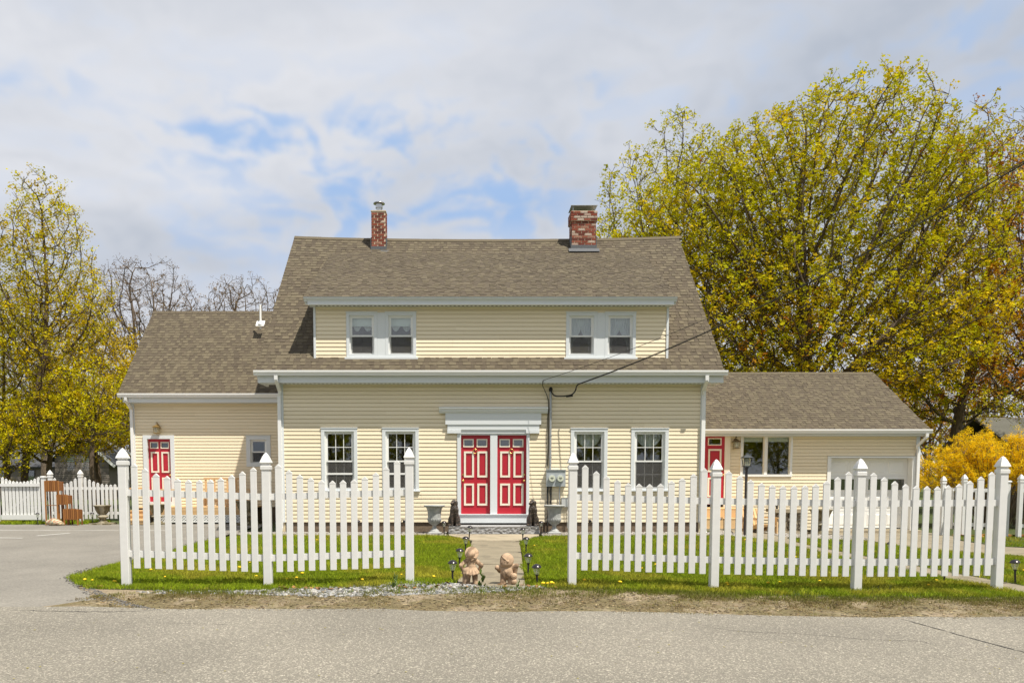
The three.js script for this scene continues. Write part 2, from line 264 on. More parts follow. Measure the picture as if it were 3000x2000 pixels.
{
  // one sheet to the horizon: fine squares near the house, wide ones far out
  const ax = [-900, -300, -120, -60, -40, -30]; for (let x = -24; x <= 24; x += 0.8) ax.push(x); ax.push(30, 40, 60, 120, 300, 900);
  const az = [-900, -300, -120, -60, -40]; for (let z = -30; z <= 20; z += 0.8) az.push(z); az.push(30, 60, 120, 300, 900);
  const pos = [], uv = [], ix = [], n = ax.length;
  for (const z of az) for (const x of ax) { pos.push(x, ground(x, z) - 0.045, z); uv.push(x, -z); }
  for (let j = 0; j < az.length - 1; j++) for (let i = 0; i < n - 1; i++) { const a = j * n + i; ix.push(a, a + n, a + 1, a + 1, a + n, a + n + 1); }
  const g = new THREE.BufferGeometry(); g.setAttribute('position', new THREE.Float32BufferAttribute(pos, 3)); g.setAttribute('uv', new THREE.Float32BufferAttribute(uv, 2)); g.setIndex(ix); g.computeVertexNormals();
  structure('ground', g, lawnMat);
}
const roadEdge = []; for (let x = -60; x <= 60; x += 0.5) roadEdge.push([x, 11.55 + 0.05 * x * (Math.abs(x) < 12 ? 1 : 12 / Math.abs(x)) * 0.5 + (fbm(x * 0.9, 3, 4, 4) - 0.5) * 0.3]);
{
  const pos = [], uv = [], ix = [], rows = 24, n = roadEdge.length;
  for (let k = 0; k <= rows; k++) roadEdge.forEach(([x, z]) => { const zz = lerp(z, 21.6, (k / rows) ** 1.4); pos.push(x, ground(x, zz) + 0.012, zz); uv.push(x, -zz); });
  for (let k = 0; k < rows; k++) for (let i = 0; i < n - 1; i++) { const a = k * n + i; ix.push(a, a + n, a + 1, a + 1, a + n, a + n + 1); }
  const g = new THREE.BufferGeometry(); g.setAttribute('position', new THREE.Float32BufferAttribute(pos, 3)); g.setAttribute('uv', new THREE.Float32BufferAttribute(uv, 2)); g.setIndex(ix); g.computeVertexNormals(); structure('road', g, roadMat);
}
const driveLine = [[-3.6, 11.5], [-4.03, 11.2], [-4.5, 10.75], [-4.95, 10.2], [-5.35, 9.6], [-5.72, 9.05], [-5.93, 8.4], [-5.95, 7.8], [-5.87, 7.2], [-5.82, 6.4], [-5.8, 5.2], [-5.95, 3.9], [-6.03, 2.6], [-6.05, 1.3], [-6.1, 0.3], [-6.2, -1.2], [-6.3, -3.0]];
structure('driveway', sheetGeo([...ragged(driveLine, 0.25, 0.06, 7).slice(0, -1), [-6.3, -3.75], [-16, -3.4], [-30, -3.2], [-30, 12.2], [-10, 11.9]], 0.004, 1.1), driveMat);
const vergeL = [[-4.4, 10.55], [-3.4, 10.28], [-1.6, 10.12], [0.3, 10.05], [2, 10.15], [4, 10.45], [6, 10.62], [8.5, 10.75], [12, 11.0], [20, 11.4]];
structure('verge', sheetGeo(ragged([[-5.6, 9.3], [-3, 9.6], [1, 9.6], [8, 9.9], [20, 11.0], [20, 12.6], [6, 11.95], [0, 11.75], [-4, 11.65], [-5.2, 11.5], [-4.5, 10.95], [-5.1, 10.2]], 0.22, 0.12, 3), 0.007, 0.5), dirtMat);
// lawns
const lawnLeft = ragged([[-5.85, 9.0], [-5.5, 9.55], [-5.0, 10.15], [-3.6, 10.38], [-1.6, 10.12], [-0.45, 10.05], [-0.2, 9.7], [-0.05, 5], [-0.02, 2.75], [-0.6, 1.25], [-2.2, 1.1], [-4.6, 1.15], [-5.6, 0.95], [-6.0, 2.6], [-5.92, 3.9], [-5.75, 5.4], [-5.82, 7.0], [-5.9, 7.8]], 0.22, 0.05, 11);
const lawnRight = ragged([[0.74, 9.85], [1.2, 10.15], [2.6, 10.3], [4.4, 10.5], [6.2, 10.6], [7.2, 10.55], [7.05, 9.2], [6.95, 7.6], [6.82, 5.4], [6.85, 3.6], [6.85, 1.6], [6.4, 1.15], [4.6, 1.1], [2.6, 1.15], [1.75, 1.25], [1.12, 2.75], [1.0, 5.2], [0.85, 7.8]], 0.22, 0.05, 13);
const lawnPath = ragged([[7.75, 9.9], [7.55, 7.5], [7.42, 5.6], [7.42, 3.6], [7.75, 1.6], [8.2, 0.0], [9.4, -0.6], [10.6, -0.5], [10.45, 2.6], [10.55, 4.6], [10.9, 6.5], [11.6, 9.0], [12.5, 10.9], [8.5, 10.65]], 0.25, 0.05, 17);
const lawnFar = ragged([[12.9, 1.2], [14.5, 1.9], [17, 2.6], [24, 4], [24, -3], [18, -2.4], [15.6, -2.2], [14.2, -2.6], [13.2, -1.2]], 0.25, 0.05, 19);
const lawns = [lawnLeft, lawnRight, lawnPath, lawnFar].map((p) => structure('lawn', sheetGeo(p, 0.013, 0.6), lawnMat));
// side path and garage drive
structure('side_path', sheetGeo(ragged([[7.15, 10.6], [7.05, 9.1], [6.95, 7.5], [6.85, 5.4], [6.85, 3.6], [6.9, 1.5], [7.0, -0.6], [7.4, -2.2], [9.2, -2.2], [8.2, -0.1], [7.75, 1.7], [7.42, 3.7], [7.42, 5.6], [7.55, 7.5], [7.8, 9.9], [8.2, 11.0]], 0.3, 0.04, 23), 0.008, 0.6), concreteMat);
structure('garage_drive', sheetGeo(ragged([[10.5, -2.5], [10.55, 0.4], [10.42, 2.8], [10.6, 4.6], [10.95, 6.6], [11.7, 9.2], [12.8, 11.4], [20, 12.2], [17, 6], [14, 2.2], [12.9, 1.2], [13.1, -1.0], [13.9, -2.4], [13.9, -3.55], [10.5, -3.55]], 0.3, 0.04, 27), 0.006, 0.7), concreteMat);
// front walk: apron by the step, then slabs to the road, each a piece of its own
const walk = thing('front_walk', 'pale concrete front walk of slabs leading to granite step', 'walkway'); walk.userData.kind = 'structure'; delete walk.userData.category;
const walkL = (z) => lerp(0.02, -0.20, (z - 2.7) / 7.2), walkR = (z) => lerp(1.09, 0.73, (z - 2.7) / 7.2);
part(walk, 'apron_slab', slabGeo([[-0.56, 0.86], [1.68, 0.86], [1.66, 1.15], [1.09, 2.68], [0.02, 2.68], [-0.54, 1.15]], 0.035), apronMat);
[2.7, 4.35, 5.75, 7.4, 9.15, 10.02].forEach((z, i, a) => { if (i < a.length - 1) part(walk, 'slab', slabGeo([[walkL(z), z + 0.012], [walkR(z), z + 0.012], [walkR(a[i + 1]), a[i + 1] - 0.012], [walkL(a[i + 1]), a[i + 1] - 0.012]], 0.022 + 0.006 * ((i * 7) % 3)), concreteMat); });
// cracks and the long seam in the road, as thin open lines
function ribbon(pts, w, off, jag, seed) {
  const r = rng(seed), pos = [], ix = [], c = new THREE.CatmullRomCurve3(pts.map(([x, z]) => new THREE.Vector3(x, 0, z))), n = Math.ceil(c.getLength() / 0.06);
  for (let i = 0; i <= n; i++) { const p = c.getPoint(i / n), t = c.getTangent(i / n), j = (r() - 0.5) * jag, k = w * (0.4 + r() * 0.9) * Math.min(1, 8 * i / n, 8 * (1 - i / n)) + 0.0008; for (const s of [-1, 1]) { const x = p.x - t.z * (j + s * k / 2), z = p.z + t.x * (j + s * k / 2); pos.push(x, ground(x, z) + off, z); } if (i < n) ix.push(2 * i, 2 * i + 1, 2 * i + 2, 2 * i + 1, 2 * i + 3, 2 * i + 2); }
  const g = new THREE.BufferGeometry(); g.setAttribute('position', new THREE.Float32BufferAttribute(pos, 3)); g.setIndex(ix); g.computeVertexNormals(); return g;
}
structure('road_seam', ribbon([[4.74, 11.75], [4.80, 12.2], [4.87, 12.85], [4.96, 13.45], [5.1, 14.3]], 0.016, 0.016, 0.012, 3), crackMat);
structure('road_crack', ribbon([[2.31, 12.46], [2.79, 12.69], [3.21, 12.72], [3.82, 12.94], [4.28, 13.0], [4.35, 13.17]], 0.007, 0.016, 0.03, 4), crackMat);
structure('road_crack', ribbon([[-3.32, 12.3], [-2.85, 12.35], [-2.45, 12.42]], 0.006, 0.016, 0.03, 5), crackMat);
structure('road_crack', ribbon([[-5.2, 11.55], [-4.5, 11.62], [-4.1, 11.64], [-3.5, 11.55]], 0.014, 0.016, 0.03, 6), crackMat);
// parking lines
for (const [a, b, w] of [[[-19, -0.95], [-8.2, -0.78], 0.09], [[-13.0, 1.35], [-10.6, 1.75], 0.09], [[-10.66, 1.03], [-10.3, 0.12], 0.10]]) {
  const dx = b[0] - a[0], dz = b[1] - a[1], L = Math.hypot(dx, dz), nx = -dz / L * w / 2, nz = dx / L * w / 2;
  structure('parking_line', sheetGeo(ragged([[a[0] + nx, a[1] + nz], [b[0] + nx, b[1] + nz], [b[0] - nx, b[1] - nz], [a[0] - nx, a[1] - nz]], 0.2, 0.025, 31), 0.009, 0.8), paintLine);
}
structure('road_patch_line', sheetGeo(ragged([[-9.2, -2.9], [-6.4, -2.55], [-6.4, -2.48], [-9.2, -2.83]], 0.2, 0.02, 33), 0.009, 0.8), paintLine);

// ---------------------------------------------------------------- ground cover: grass, pebbles, dead leaves, dandelions
const M4 = new THREE.Matrix4(), Q = new THREE.Quaternion(), V = new THREE.Vector3(), SC = new THREE.Vector3(), EU = new THREE.Euler();
function field(name, label, geo, m, spots, category) {                // spots: [x, y, z, scale, turn, tilt, [r, g, b]]
  const o = new THREE.InstancedMesh(geo, m, spots.length), c = new THREE.Color();
  spots.forEach(([x, y, z, s, turn, tilt, rgb, sy], i) => { Q.setFromEuler(EU.set(tilt || 0, turn, 0, 'YXZ')); M4.compose(V.set(x, y, z), Q, SC.set(s, sy ?? s, s)); o.setMatrixAt(i, M4); if (rgb) o.setColorAt(i, c.setRGB(...rgb)); });
  o.name = numbered(name); o.castShadow = o.receiveShadow = true; o.userData = { kind: 'stuff', label, category }; scene.add(o); return o;
}
function tuftGeo(seed, blades, rad, h, w) {
  const r = rng(seed), pos = [], ix = [];
  for (let b = 0; b < blades; b++) {
    const a = r() * 6.283, d = rad * Math.sqrt(r()), x = Math.cos(a) * d, z = Math.sin(a) * d, hh = h * (0.55 + 0.6 * r()), t = r() * 6.283, lean = hh * (0.2 + 0.5 * r()), la = r() * 6.283, lx = Math.cos(la) * lean, lz = Math.sin(la) * lean, wx = Math.cos(t) * w / 2, wz = Math.sin(t) * w / 2, o = pos.length / 3;
    pos.push(x - wx, 0, z - wz, x + wx, 0, z + wz, x + lx * 0.35 + wx * 0.8, hh * 0.6, z + lz * 0.35 + wz * 0.8, x + lx * 0.35 - wx * 0.8, hh * 0.6, z + lz * 0.35 - wz * 0.8, x + lx, hh, z + lz);
    ix.push(o, o + 1, o + 2, o, o + 2, o + 3, o + 3, o + 2, o + 4);
  }
  const g = new THREE.BufferGeometry(); g.setAttribute('position', new THREE.Float32BufferAttribute(pos, 3)); g.setIndex(ix); g.computeVertexNormals(); return g;
}
const bladeMat = new THREE.MeshPhysicalMaterial({ color: RGB(1, 1, 1), roughness: 0.9, specularIntensity: 0.3, transmission: 0.3, thickness: 0, side: THREE.DoubleSide });
function scatter(poly, n, seed, keep) {
  const r = rng(seed), xs = poly.map((p) => p[0]), zs = poly.map((p) => p[1]), x0 = Math.min(...xs), x1 = Math.max(...xs), z0 = Math.min(...zs), z1 = Math.max(...zs), out = [];
  const count = Math.round(n * (x1 - x0) * (z1 - z0));
  for (let i = 0; i < count; i++) { const x = lerp(x0, x1, r()), z = lerp(z0, z1, r()); if (inPoly(poly, x, z) && (!keep || r() < keep(x, z))) out.push([x, z, r]); }
  return out;
}
function grassSpots(poly, n, seed) {
  return scatter(poly, n, seed, (x, z) => lerp(0.38, 1, ss(0, 9, z)) * (0.5 + 0.5 * ss(0.25, 0.45, fbm(x * 1.4, z * 1.4, 5, 3)))).map(([x, z, r]) => {
    const p = fbm(x * 0.9 + 4, z * 0.9, 8, 4), q = fbm(x * 3, z * 3, 9, 3), dry = clamp(ss(0.46, 0.66, p * 0.6 + q * 0.4) * 0.85 + (r() < 0.08 ? 0.5 : 0)), k = 0.55 + 0.8 * r();
    return [x, ground(x, z) + 0.006, z, (0.75 + 0.5 * r()) * (0.8 + 0.4 * q), r() * 6.28, 0, [lerp(0.245, 0.39, dry) * k, lerp(0.325, 0.36, dry) * k, lerp(0.010, 0.035, dry) * k]];
  });
}
const tuftA = tuftGeo(1, 11, 0.05, 0.062, 0.0065);
[['lawn_grass', 'mown green lawn inside the picket fence beside driveway', lawnLeft, 640, 21], ['lawn_grass', 'mown green lawn between front walk and side path', lawnRight, 640, 22], ['lawn_grass', 'mown grass between side path and garage drive', lawnPath, 420, 23], ['lawn_grass', 'grass beyond the garage drive by yellow bush', lawnFar, 260, 24]].forEach(([n, l, p, d, s]) => field(n, l, tuftA, bladeMat, grassSpots(p, d, s), 'grass'));
{
  // strip of turf behind the driveway fence
  const strip = [[-20, -3.45], [-13, -3.35], [-11.2, -3.6], [-11.2, -4.4], [-14, -4.6], [-20, -4.6]];
  structure('turf_strip', sheetGeo(strip, 0.0, 0.9), lawnMat);
  field('strip_grass', 'rough grass strip under the far white fence', tuftGeo(2, 10, 0.07, 0.10, 0.012), bladeMat, grassSpots(strip, 500, 25).map((s) => [...s.slice(0, 6), s[6]]), 'grass');
  // dry verge growth and creeping green
  const verge = [...vergeL.filter(([x]) => x < 11), [9, 12.0], [6, 11.85], [0, 11.65], [-4, 11.5], [-4.9, 11.0]];
  const spots = scatter(verge, 1050, 27, (x, z) => { const e = ss(11.55, 10.5, z - 0.045 * Math.max(0, x - 2)); return (0.10 + 0.9 * ss(0.40, 0.62, fbm(x * 1.7, z * 2.6, 15, 4))) * (0.12 + e) * (0.35 + 0.65 * ss(0.6, 2.6, x) + 0.4 * ss(-2.2, -3.2, x)); }).map(([x, z, r]) => {
    const g = ss(11.0, 10.45, z - 0.04 * Math.max(0, x - 2)) * 0.75 + (r() < 0.16 ? 0.45 : 0), k = 0.6 + 0.7 * r();
    return [x, ground(x, z), z, 0.5 + 0.5 * r(), r() * 6.28, 0, [lerp(0.24, 0.15, g) * k, lerp(0.18, 0.185, g) * k, lerp(0.075, 0.014, g) * k], (0.35 + 0.6 * r()) * (0.6 + 0.6 * g)];
  });
  field('verge_growth', 'thin dry grass on the dirt verge along road', tuftGeo(3, 9, 0.07, 0.06, 0.007), bladeMat, spots, 'grass');
  const litter = scatter(verge, 520, 29, (x, z) => 0.3 + 0.7 * fbm(x * 3, z * 3, 3, 3)).map(([x, z, r]) => { const k = 0.5 + 0.8 * r(); return [x, ground(x, z) + 0.012, z, 0.5 + 0.9 * r(), r() * 6.28, (r() - 0.5) * 0.9, r() < 0.4 ? [0.30 * k, 0.235 * k, 0.13 * k] : r() < 0.5 ? [0.07 * k, 0.05 * k, 0.03 * k] : [0.18 * k, 0.12 * k, 0.055 * k], 1]; });
  field('verge_litter', 'dead leaves and straw bits on the dirt verge', new THREE.PlaneGeometry(0.035, 0.012).rotateX(-Math.PI / 2), std(RGB(1, 1, 1), 1, { side: THREE.DoubleSide }), litter, 'leaf litter');
}
function pebbleGeo(seed) {
  const g = mergeVertices(new THREE.IcosahedronGeometry(1, 1).deleteAttribute('uv').deleteAttribute('normal')), p = g.attributes.position, r = rng(seed), a = [r(), r(), r(), r()];
  for (let i = 0; i < p.count; i++) { const x = p.getX(i), y = p.getY(i), z = p.getZ(i), k = 0.78 + 0.5 * vnoise(x * 1.4 + a[0] * 9 + 5, y * 1.4 + z * 1.1 + a[1] * 9 + 5, seed); p.setXYZ(i, x * k * (0.8 + 0.5 * a[2]), y * k * 0.62, z * k * (0.7 + 0.4 * a[3])); }
  const h = g.toNonIndexed(); h.computeVertexNormals(); return h;
}
const pebbleMat = std(RGB(1, 1, 1), 0.85);
const pebbles = (poly, n, seed, size, cols, keep, lift = 0) => scatter(poly, n, seed, keep).map(([x, z, r]) => { const c = cols[Math.floor(r() * cols.length)], k = 0.75 + 0.5 * r(); return [x, ground(x, z) + lift + size * 0.25, z, size * (0.55 + 0.8 * r()), r() * 6.28, (r() - 0.5) * 1.2, [c[0] * k, c[1] * k, c[2] * k]]; });
const greyStone = [[0.21, 0.21, 0.20], [0.12, 0.124, 0.128], [0.28, 0.268, 0.245], [0.07, 0.07, 0.07], [0.24, 0.24, 0.245], [0.36, 0.35, 0.325]], paleStone = [[0.30, 0.275, 0.235], [0.21, 0.19, 0.16], [0.36, 0.335, 0.30], [0.12, 0.105, 0.09], [0.26, 0.235, 0.20]];
{
  const mound = ragged([[-4.3, 10.35], [-3, 10.2], [-1.9, 10.0], [-1.0, 9.72], [-0.3, 9.8], [0.3, 9.9], [0.95, 9.88], [1.0, 10.1], [0.4, 10.42], [-0.7, 10.62], [-1.6, 10.78], [-2.8, 10.62], [-4.1, 10.55]], 0.2, 0.12, 41);
  const k = (x, z) => ss(-4.5, -1.8, x) * 0.75 + 0.25;
  for (const [s, n] of [[1, 620], [2, 620]]) field('gravel', s === 1 ? 'grey crushed gravel piled in front of the statues' : 'small grey stone chips spilling toward the road', pebbleGeo(s), pebbleMat, pebbles(mound, n, 50 + s, 0.02, greyStone, k), 'gravel');
  const bedL = [[-6.1, 0.02], [-4.85, 0.03], [-0.62, 0.06], [-0.6, 1.2], [-2.2, 1.1], [-4.6, 1.15], [-5.6, 0.95], [-6.2, 0.3]], bedR = [[1.75, 0.06], [6.0, 0.05], [6.9, -1.4], [6.9, 1.3], [6.4, 1.15], [4.6, 1.1], [2.6, 1.15], [1.75, 1.2]], bedG = [[8.5, -2.5], [10.5, -2.5], [11.0, -2.0], [10.7, -0.55], [9.4, -0.65], [8.2, -0.6]];
  for (const [p, l, s] of [[bedL, 'pale stone chips along the foundation beside driveway', 4], [bedR, 'pale stone chips along the foundation below the meter', 5], [bedG, 'pale stone chips in front of the garage wall', 6]]) { structure('gravel_bed', sheetGeo(p, 0.004, 0.6), dirtMat); field('foundation_gravel', l, pebbleGeo(s), pebbleMat, pebbles(p, 480, 60 + s, 0.032, paleStone, null, 0.004), 'gravel'); }
  field('road_grit', 'loose grit lying along the edge of the road', pebbleGeo(9), pebbleMat, pebbles([[-6, 11.3], [6, 11.5], [6.5, 12.6], [-6, 12.4]], 60, 70, 0.008, paleStone, (x, z) => ss(12.6, 11.4, z)), 'gravel');
  field('drive_edge_grit', 'dark grit along the edge of the driveway', pebbleGeo(10), pebbleMat, (() => { const r = rng(77), out = []; for (let i = 0; i < driveLine.length - 4; i++) for (let k = 0; k < 130; k++) { const t = r(), x = lerp(driveLine[i][0], driveLine[i + 1][0], t) - 0.3 * r() * r() + 0.04, z = lerp(driveLine[i][1], driveLine[i + 1][1], t), g = 0.06 + 0.1 * r(); out.push([x, ground(x, z) + 0.006, z, 0.006 + 0.01 * r(), r() * 6, r(), [g, g * 0.95, g * 0.88]]); } return out; })(), 'gravel');
}
{
  // dandelions, weeds and fallen leaves in the turf
  const head = new THREE.SphereGeometry(0.022, 8, 5).scale(1, 0.6, 1), spots = [], r = rng(90);
  const put = (x, z) => spots.push([x, ground(x, z) + 0.045 + 0.03 * r(), z, 0.75 + 0.6 * r(), r() * 6, (r() - 0.5) * 0.7, [0.80, 0.50 + 0.06 * r(), 0.01]]);
  [[-5.25, 9.55], [-5.32, 9.62], [-4.85, 9.75], [-4.3, 9.4], [-3.1, 9.1], [-2.55, 9.55], [-2.45, 9.4], [-1.5, 9.6], [-3.6, 8.2], [-2.2, 7.6], [-4.9, 8.4], [-4.2, 7.2], [1.55, 9.7], [2.0, 9.9], [3.45, 9.9], [3.5, 9.7], [4.1, 9.6], [4.3, 9.5], [6.2, 9.8], [2.7, 8.0], [5.4, 7.4], [3.3, 6.2], [6.1, 5.0], [1.02, 9.95], [1.1, 9.92], [0.96, 9.98], [1.07, 10.0], [8.6, 8.2], [14.2, 0.9], [14.9, 1.2]].forEach(([x, z]) => put(x, z));
  for (let i = 0; i < 22; i++) { const x = lerp(-5.6, 7, r()), z = lerp(1.8, 9.6, r()); if (inPoly(lawnLeft, x, z) || inPoly(lawnRight, x, z)) put(x, z); }
  field('dandelions', 'yellow dandelion heads scattered through the lawn', head, std(RGB(1, 1, 1), 0.8), spots, 'flowers');
  const leaf = new THREE.CircleGeometry(0.035, 6).rotateX(-Math.PI / 2), ls = [];
  for (let i = 0; i < 80; i++) { const x = lerp(-5.2, 1.2, r()), z = 10.0 + 0.35 * r() - 0.06 * Math.abs(x + 2), k = 0.6 + 0.6 * r(); ls.push([x, ground(x, z) + 0.03, z, 0.5 + 0.7 * r(), r() * 6, (r() - 0.5) * 1.4, [0.28 * k, 0.14 * k, 0.05 * k]]); }
  for (let i = 0; i < 60; i++) { const x = lerp(13.6, 16.5, r()), z = -2.3 + 0.6 * r(), k = 0.6 + 0.6 * r(); ls.push([x, ground(x, z) + 0.04, z, 1 + r(), r() * 6, (r() - 0.5) * 1.4, [0.30 * k, 0.13 * k, 0.03 * k]]); }
  field('fallen_leaves', 'curled brown leaves caught at the edge of the lawn', leaf, std(RGB(1, 1, 1), 0.9, { side: THREE.DoubleSide }), ls, 'leaf litter');
  const dots = []; for (let i = 0; i < 90; i++) { const x = lerp(-5, 5.5, r()), z = lerp(12, 14.6, r()); dots.push([x, ground(x, z) + 0.018, z, 0.12 + 0.2 * r(), r() * 6, 0.1, [0.28, 0.24, 0.05]]); }
  field('road_buds', 'tiny yellow tree buds dropped on the road', leaf, std(RGB(1, 1, 1), 0.9, { side: THREE.DoubleSide }), dots, 'leaf litter');
}
// ---------------------------------------------------------------- the house
const house = thing('house', 'cream clapboard house with red double front doors, long dormer and two side wings', 'house');
const clapUnit = (() => {                                             // one course of vinyl siding: unit long, unit high, its lower lip proud
  const p = [[0, 0], [0.023, 0], [0.023, 0.07], [0.012, 0.90], [0, 0.90]], g = fixWinding(prism(p, 0, 1)); return g;
})();
const CE = 0.1016;
// a sided wall: backing with openings, courses of siding cut round the openings
function sidedWall({ x0, x1, y0, y1, z, holes, blocks, label, seed, top }) {
  const s = new THREE.Shape([[x0, y0], [x1, y0], [x1, y1], [x0, y1]].map((p) => new THREE.Vector2(...p)));
  for (const [a, b, c, d] of holes) s.holes.push(new THREE.Path([[a, c], [a, d], [b, d], [b, c]].map((p) => new THREE.Vector2(...p))));
  const wall = part(house, 'wall', new THREE.ExtrudeGeometry(s, { depth: 0.12, bevelEnabled: false }).translate(0, 0, -0.124), clapBack, [0, 0, z]);
  wall.userData.label = label;
  const r = rng(seed);
  const course = (a, b, c, d) => { if (b - a < 0.02 || d - c < 0.015) return; const m = part(wall, 'clapboard', clapUnit, clap[Math.floor(r() * 3)], [a, c, 0.0005 + 0.0006 * r()], [0.012 * (r() - 0.5), 0, 0.0011 * (r() - 0.5)]); m.scale.set(b - a, d - c, 1); };
  for (let y = y0; y < (top ?? y1) - 0.02; y += CE) {
    const yt = Math.min(y + CE, top ?? y1); let cuts = [[x0, x1]];
    for (const [a, b, c, d] of blocks) {
      if (d <= y || c >= yt) continue;
      cuts = cuts.flatMap(([p, q]) => (b <= p || a >= q ? [[p, q]] : [[p, a], [b, q]].filter(([u, v]) => v - u > 0.02)));
      if (c > y + 0.015) course(a, b, y, c);
      if (d < yt - 0.015) course(a, b, d, yt);
    }
    for (const [p, q] of cuts) { if (q - p > 3.2) { const c = p + 0.8 + r() * (q - p - 1.6); course(p + 0.001, c - 0.0012, y, yt); course(c + 0.0012, q - 0.001, y, yt); } else course(p + 0.001, q - 0.001, y, yt); }
  }
  return wall;
}
// roofs: a deck with laid shingles
const shingleTones = [RGB(0.136, 0.111, 0.071), RGB(0.126, 0.102, 0.065), RGB(0.098, 0.077, 0.051), RGB(0.090, 0.070, 0.047), RGB(0.143, 0.117, 0.075), RGB(0.112, 0.089, 0.058)];
const shingleMats = shingleTones.map((c) => std(c, 0.95, { map: every(grainTex, 0.25), bumpMap: every(grainBump, 0.08), bumpScale: 0.003 }));
const shingleMany = std(RGB(1, 1, 1), 0.95, { vertexColors: true, map: every(grainTex, 0.25), bumpMap: every(grainBump, 0.08), bumpScale: 0.003 });
const wedgeCache = new Map();
function wedge(w, l, t) {
  const k = Math.round(w * 40) + '_' + t; w = Math.max(1, Math.round(w * 40)) / 40;
  if (!wedgeCache.has(k)) { const g = fixWinding(prism([[0, 0], [t, 0], [0.003, l], [0, l]], 0, w - 0.0025)); wedgeCache.set(k, g); }
  return wedgeCache.get(k);
}
function shingled(deck, { x0, x1, y, z, rise, run, expo = 0.14, seed, skip, singles = 0, bend, singleOk }) {
  const r = rng(seed), L = Math.hypot(rise, run), X = new THREE.Vector3(1, 0, 0), Y = new THREE.Vector3(0, rise / L, -run / L), Z = new THREE.Vector3(0, run / L, rise / L), many = [], cols = [];
  let left = singles, row = 0;
  for (let v = 0; v < L - 0.03; v += expo, row++) {
    const l = Math.min(expo + 0.004, L - v); let x = x0 - r() * 0.2, tone = Math.floor(r() * 6), thick = r() < 0.5;
    while (x < x1) {
      thick = !thick;
      let w = thick ? 0.09 + 0.12 * r() : 0.08 + 0.12 * r(); let a = Math.max(x, x0), b = Math.min(x + w, x1); x += w;
      if (b - a < 0.025) continue;
      w = Math.max(1, Math.round((b - a) * 40)) / 40;
      tone = (r() < 0.72 ? (thick ? [0, 1, 4, 5] : [2, 3, 5, 2])[Math.floor(r() * 4)] : Math.floor(r() * 6));
      const pos = new THREE.Vector3(a, y, z).addScaledVector(Y, v).addScaledVector(Z, 0.001 + 0.0015 * r());
      if (skip?.(a + w / 2, pos.y + 0.05, pos.z - 0.05)) continue;
      const g = wedge(w, expo + 0.004, thick ? 0.0145 : 0.0075), m = new THREE.Matrix4().makeBasis(X, Y, Z).setPosition(pos);
      if (left > 0 && l > expo && (!singleOk || singleOk(a, row))) { left--; const o = part(deck, 'shingle', g, shingleMats[tone]); o.matrixAutoUpdate = true; m.decompose(o.position, o.quaternion, o.scale); } else {
        const h = g.clone().applyMatrix4(m), n = h.attributes.position.count, u = h.attributes.uv, ru = r() * 9, rv = r() * 9; for (let i = 0; i < n; i++) u.setXY(i, u.getX(i) + ru, u.getY(i) + rv);
        many.push(h); const c = shingleTones[tone], k = 0.9 + 0.2 * r(); for (let i = 0; i < n; i++) cols.push(c.r * k, c.g * k, c.b * k);
      }
    }
  }
  const g = mergeGeometries(many); g.setAttribute('color', new THREE.Float32BufferAttribute(cols, 3)); if (bend) bend(g);
  const o = part(deck, 'shingle_field', g, shingleMany); o.userData.kind = 'stuff'; return o;
}
const deckMat = std(RGB(0.085, 0.065, 0.045), 1);
function roofDeck(label, { x0, x1, y, z, rise, run }, bend, back = true, cut) {
  const L = Math.hypot(rise, run), a = Math.atan2(rise, run), t = 0.10;
  const A = x0 + 0.012, B = x1 - 0.012, list = (cut ? [[A, cut[0], 0, L], [cut[1], B, 0, L], [cut[0], cut[1], 0, cut[2]], [cut[0], cut[1], cut[3], L]] : [[A, B, 0, L]]).map(([p, q, u, v]) => bx(p, q, -t, -0.0005, -v, -u, 14).rotateX(a).translate(0, y, z));
  if (back) list.push(bx(x0 + 0.012, x1 - 0.012, -t, -0.0005, 0, L, 14).rotateX(-a).translate(0, y, z - 2 * run));
  const g = join(list); if (bend) bend(g);
  const o = part(house, 'roof', g, deckMat); o.userData.label = label; return o;
}
// window: casing, sashes with panes and bars, sill, dark room behind; returns opening and siding block
const clothGeo = (w, h, folds, amp, shape, nx = 26, ny = 12) => { const g = new THREE.PlaneGeometry(w, h, nx, ny), p = g.attributes.position; for (let i = 0; i < p.count; i++) { let x = p.getX(i) / w + 0.5, y = 0.5 - p.getY(i) / h; const s = shape ? shape(x, y) : [x, y]; p.setXYZ(i, (s[0] - 0.5) * w, (0.5 - s[1]) * h, amp * Math.sin(s[0] * folds * 6.283 + 1.3 * Math.sin(y * 3)) + amp * 0.4 * Math.sin(s[0] * folds * 15)); } g.computeVertexNormals(); return g; };
function room(parent, x0, x1, y0, y1, z1, z0) { return part(parent, 'interior', [bx(x0, x1, y0, y1, z0 - 0.02, z0), bx(x0 - 0.02, x0, y0, y1, z0, z1), bx(x1, x1 + 0.02, y0, y1, z0, z1), bx(x0, x1, y1, y1 + 0.02, z0, z1), bx(x0, x1, y0 - 0.02, y0, z0, z1)], roomWall); }
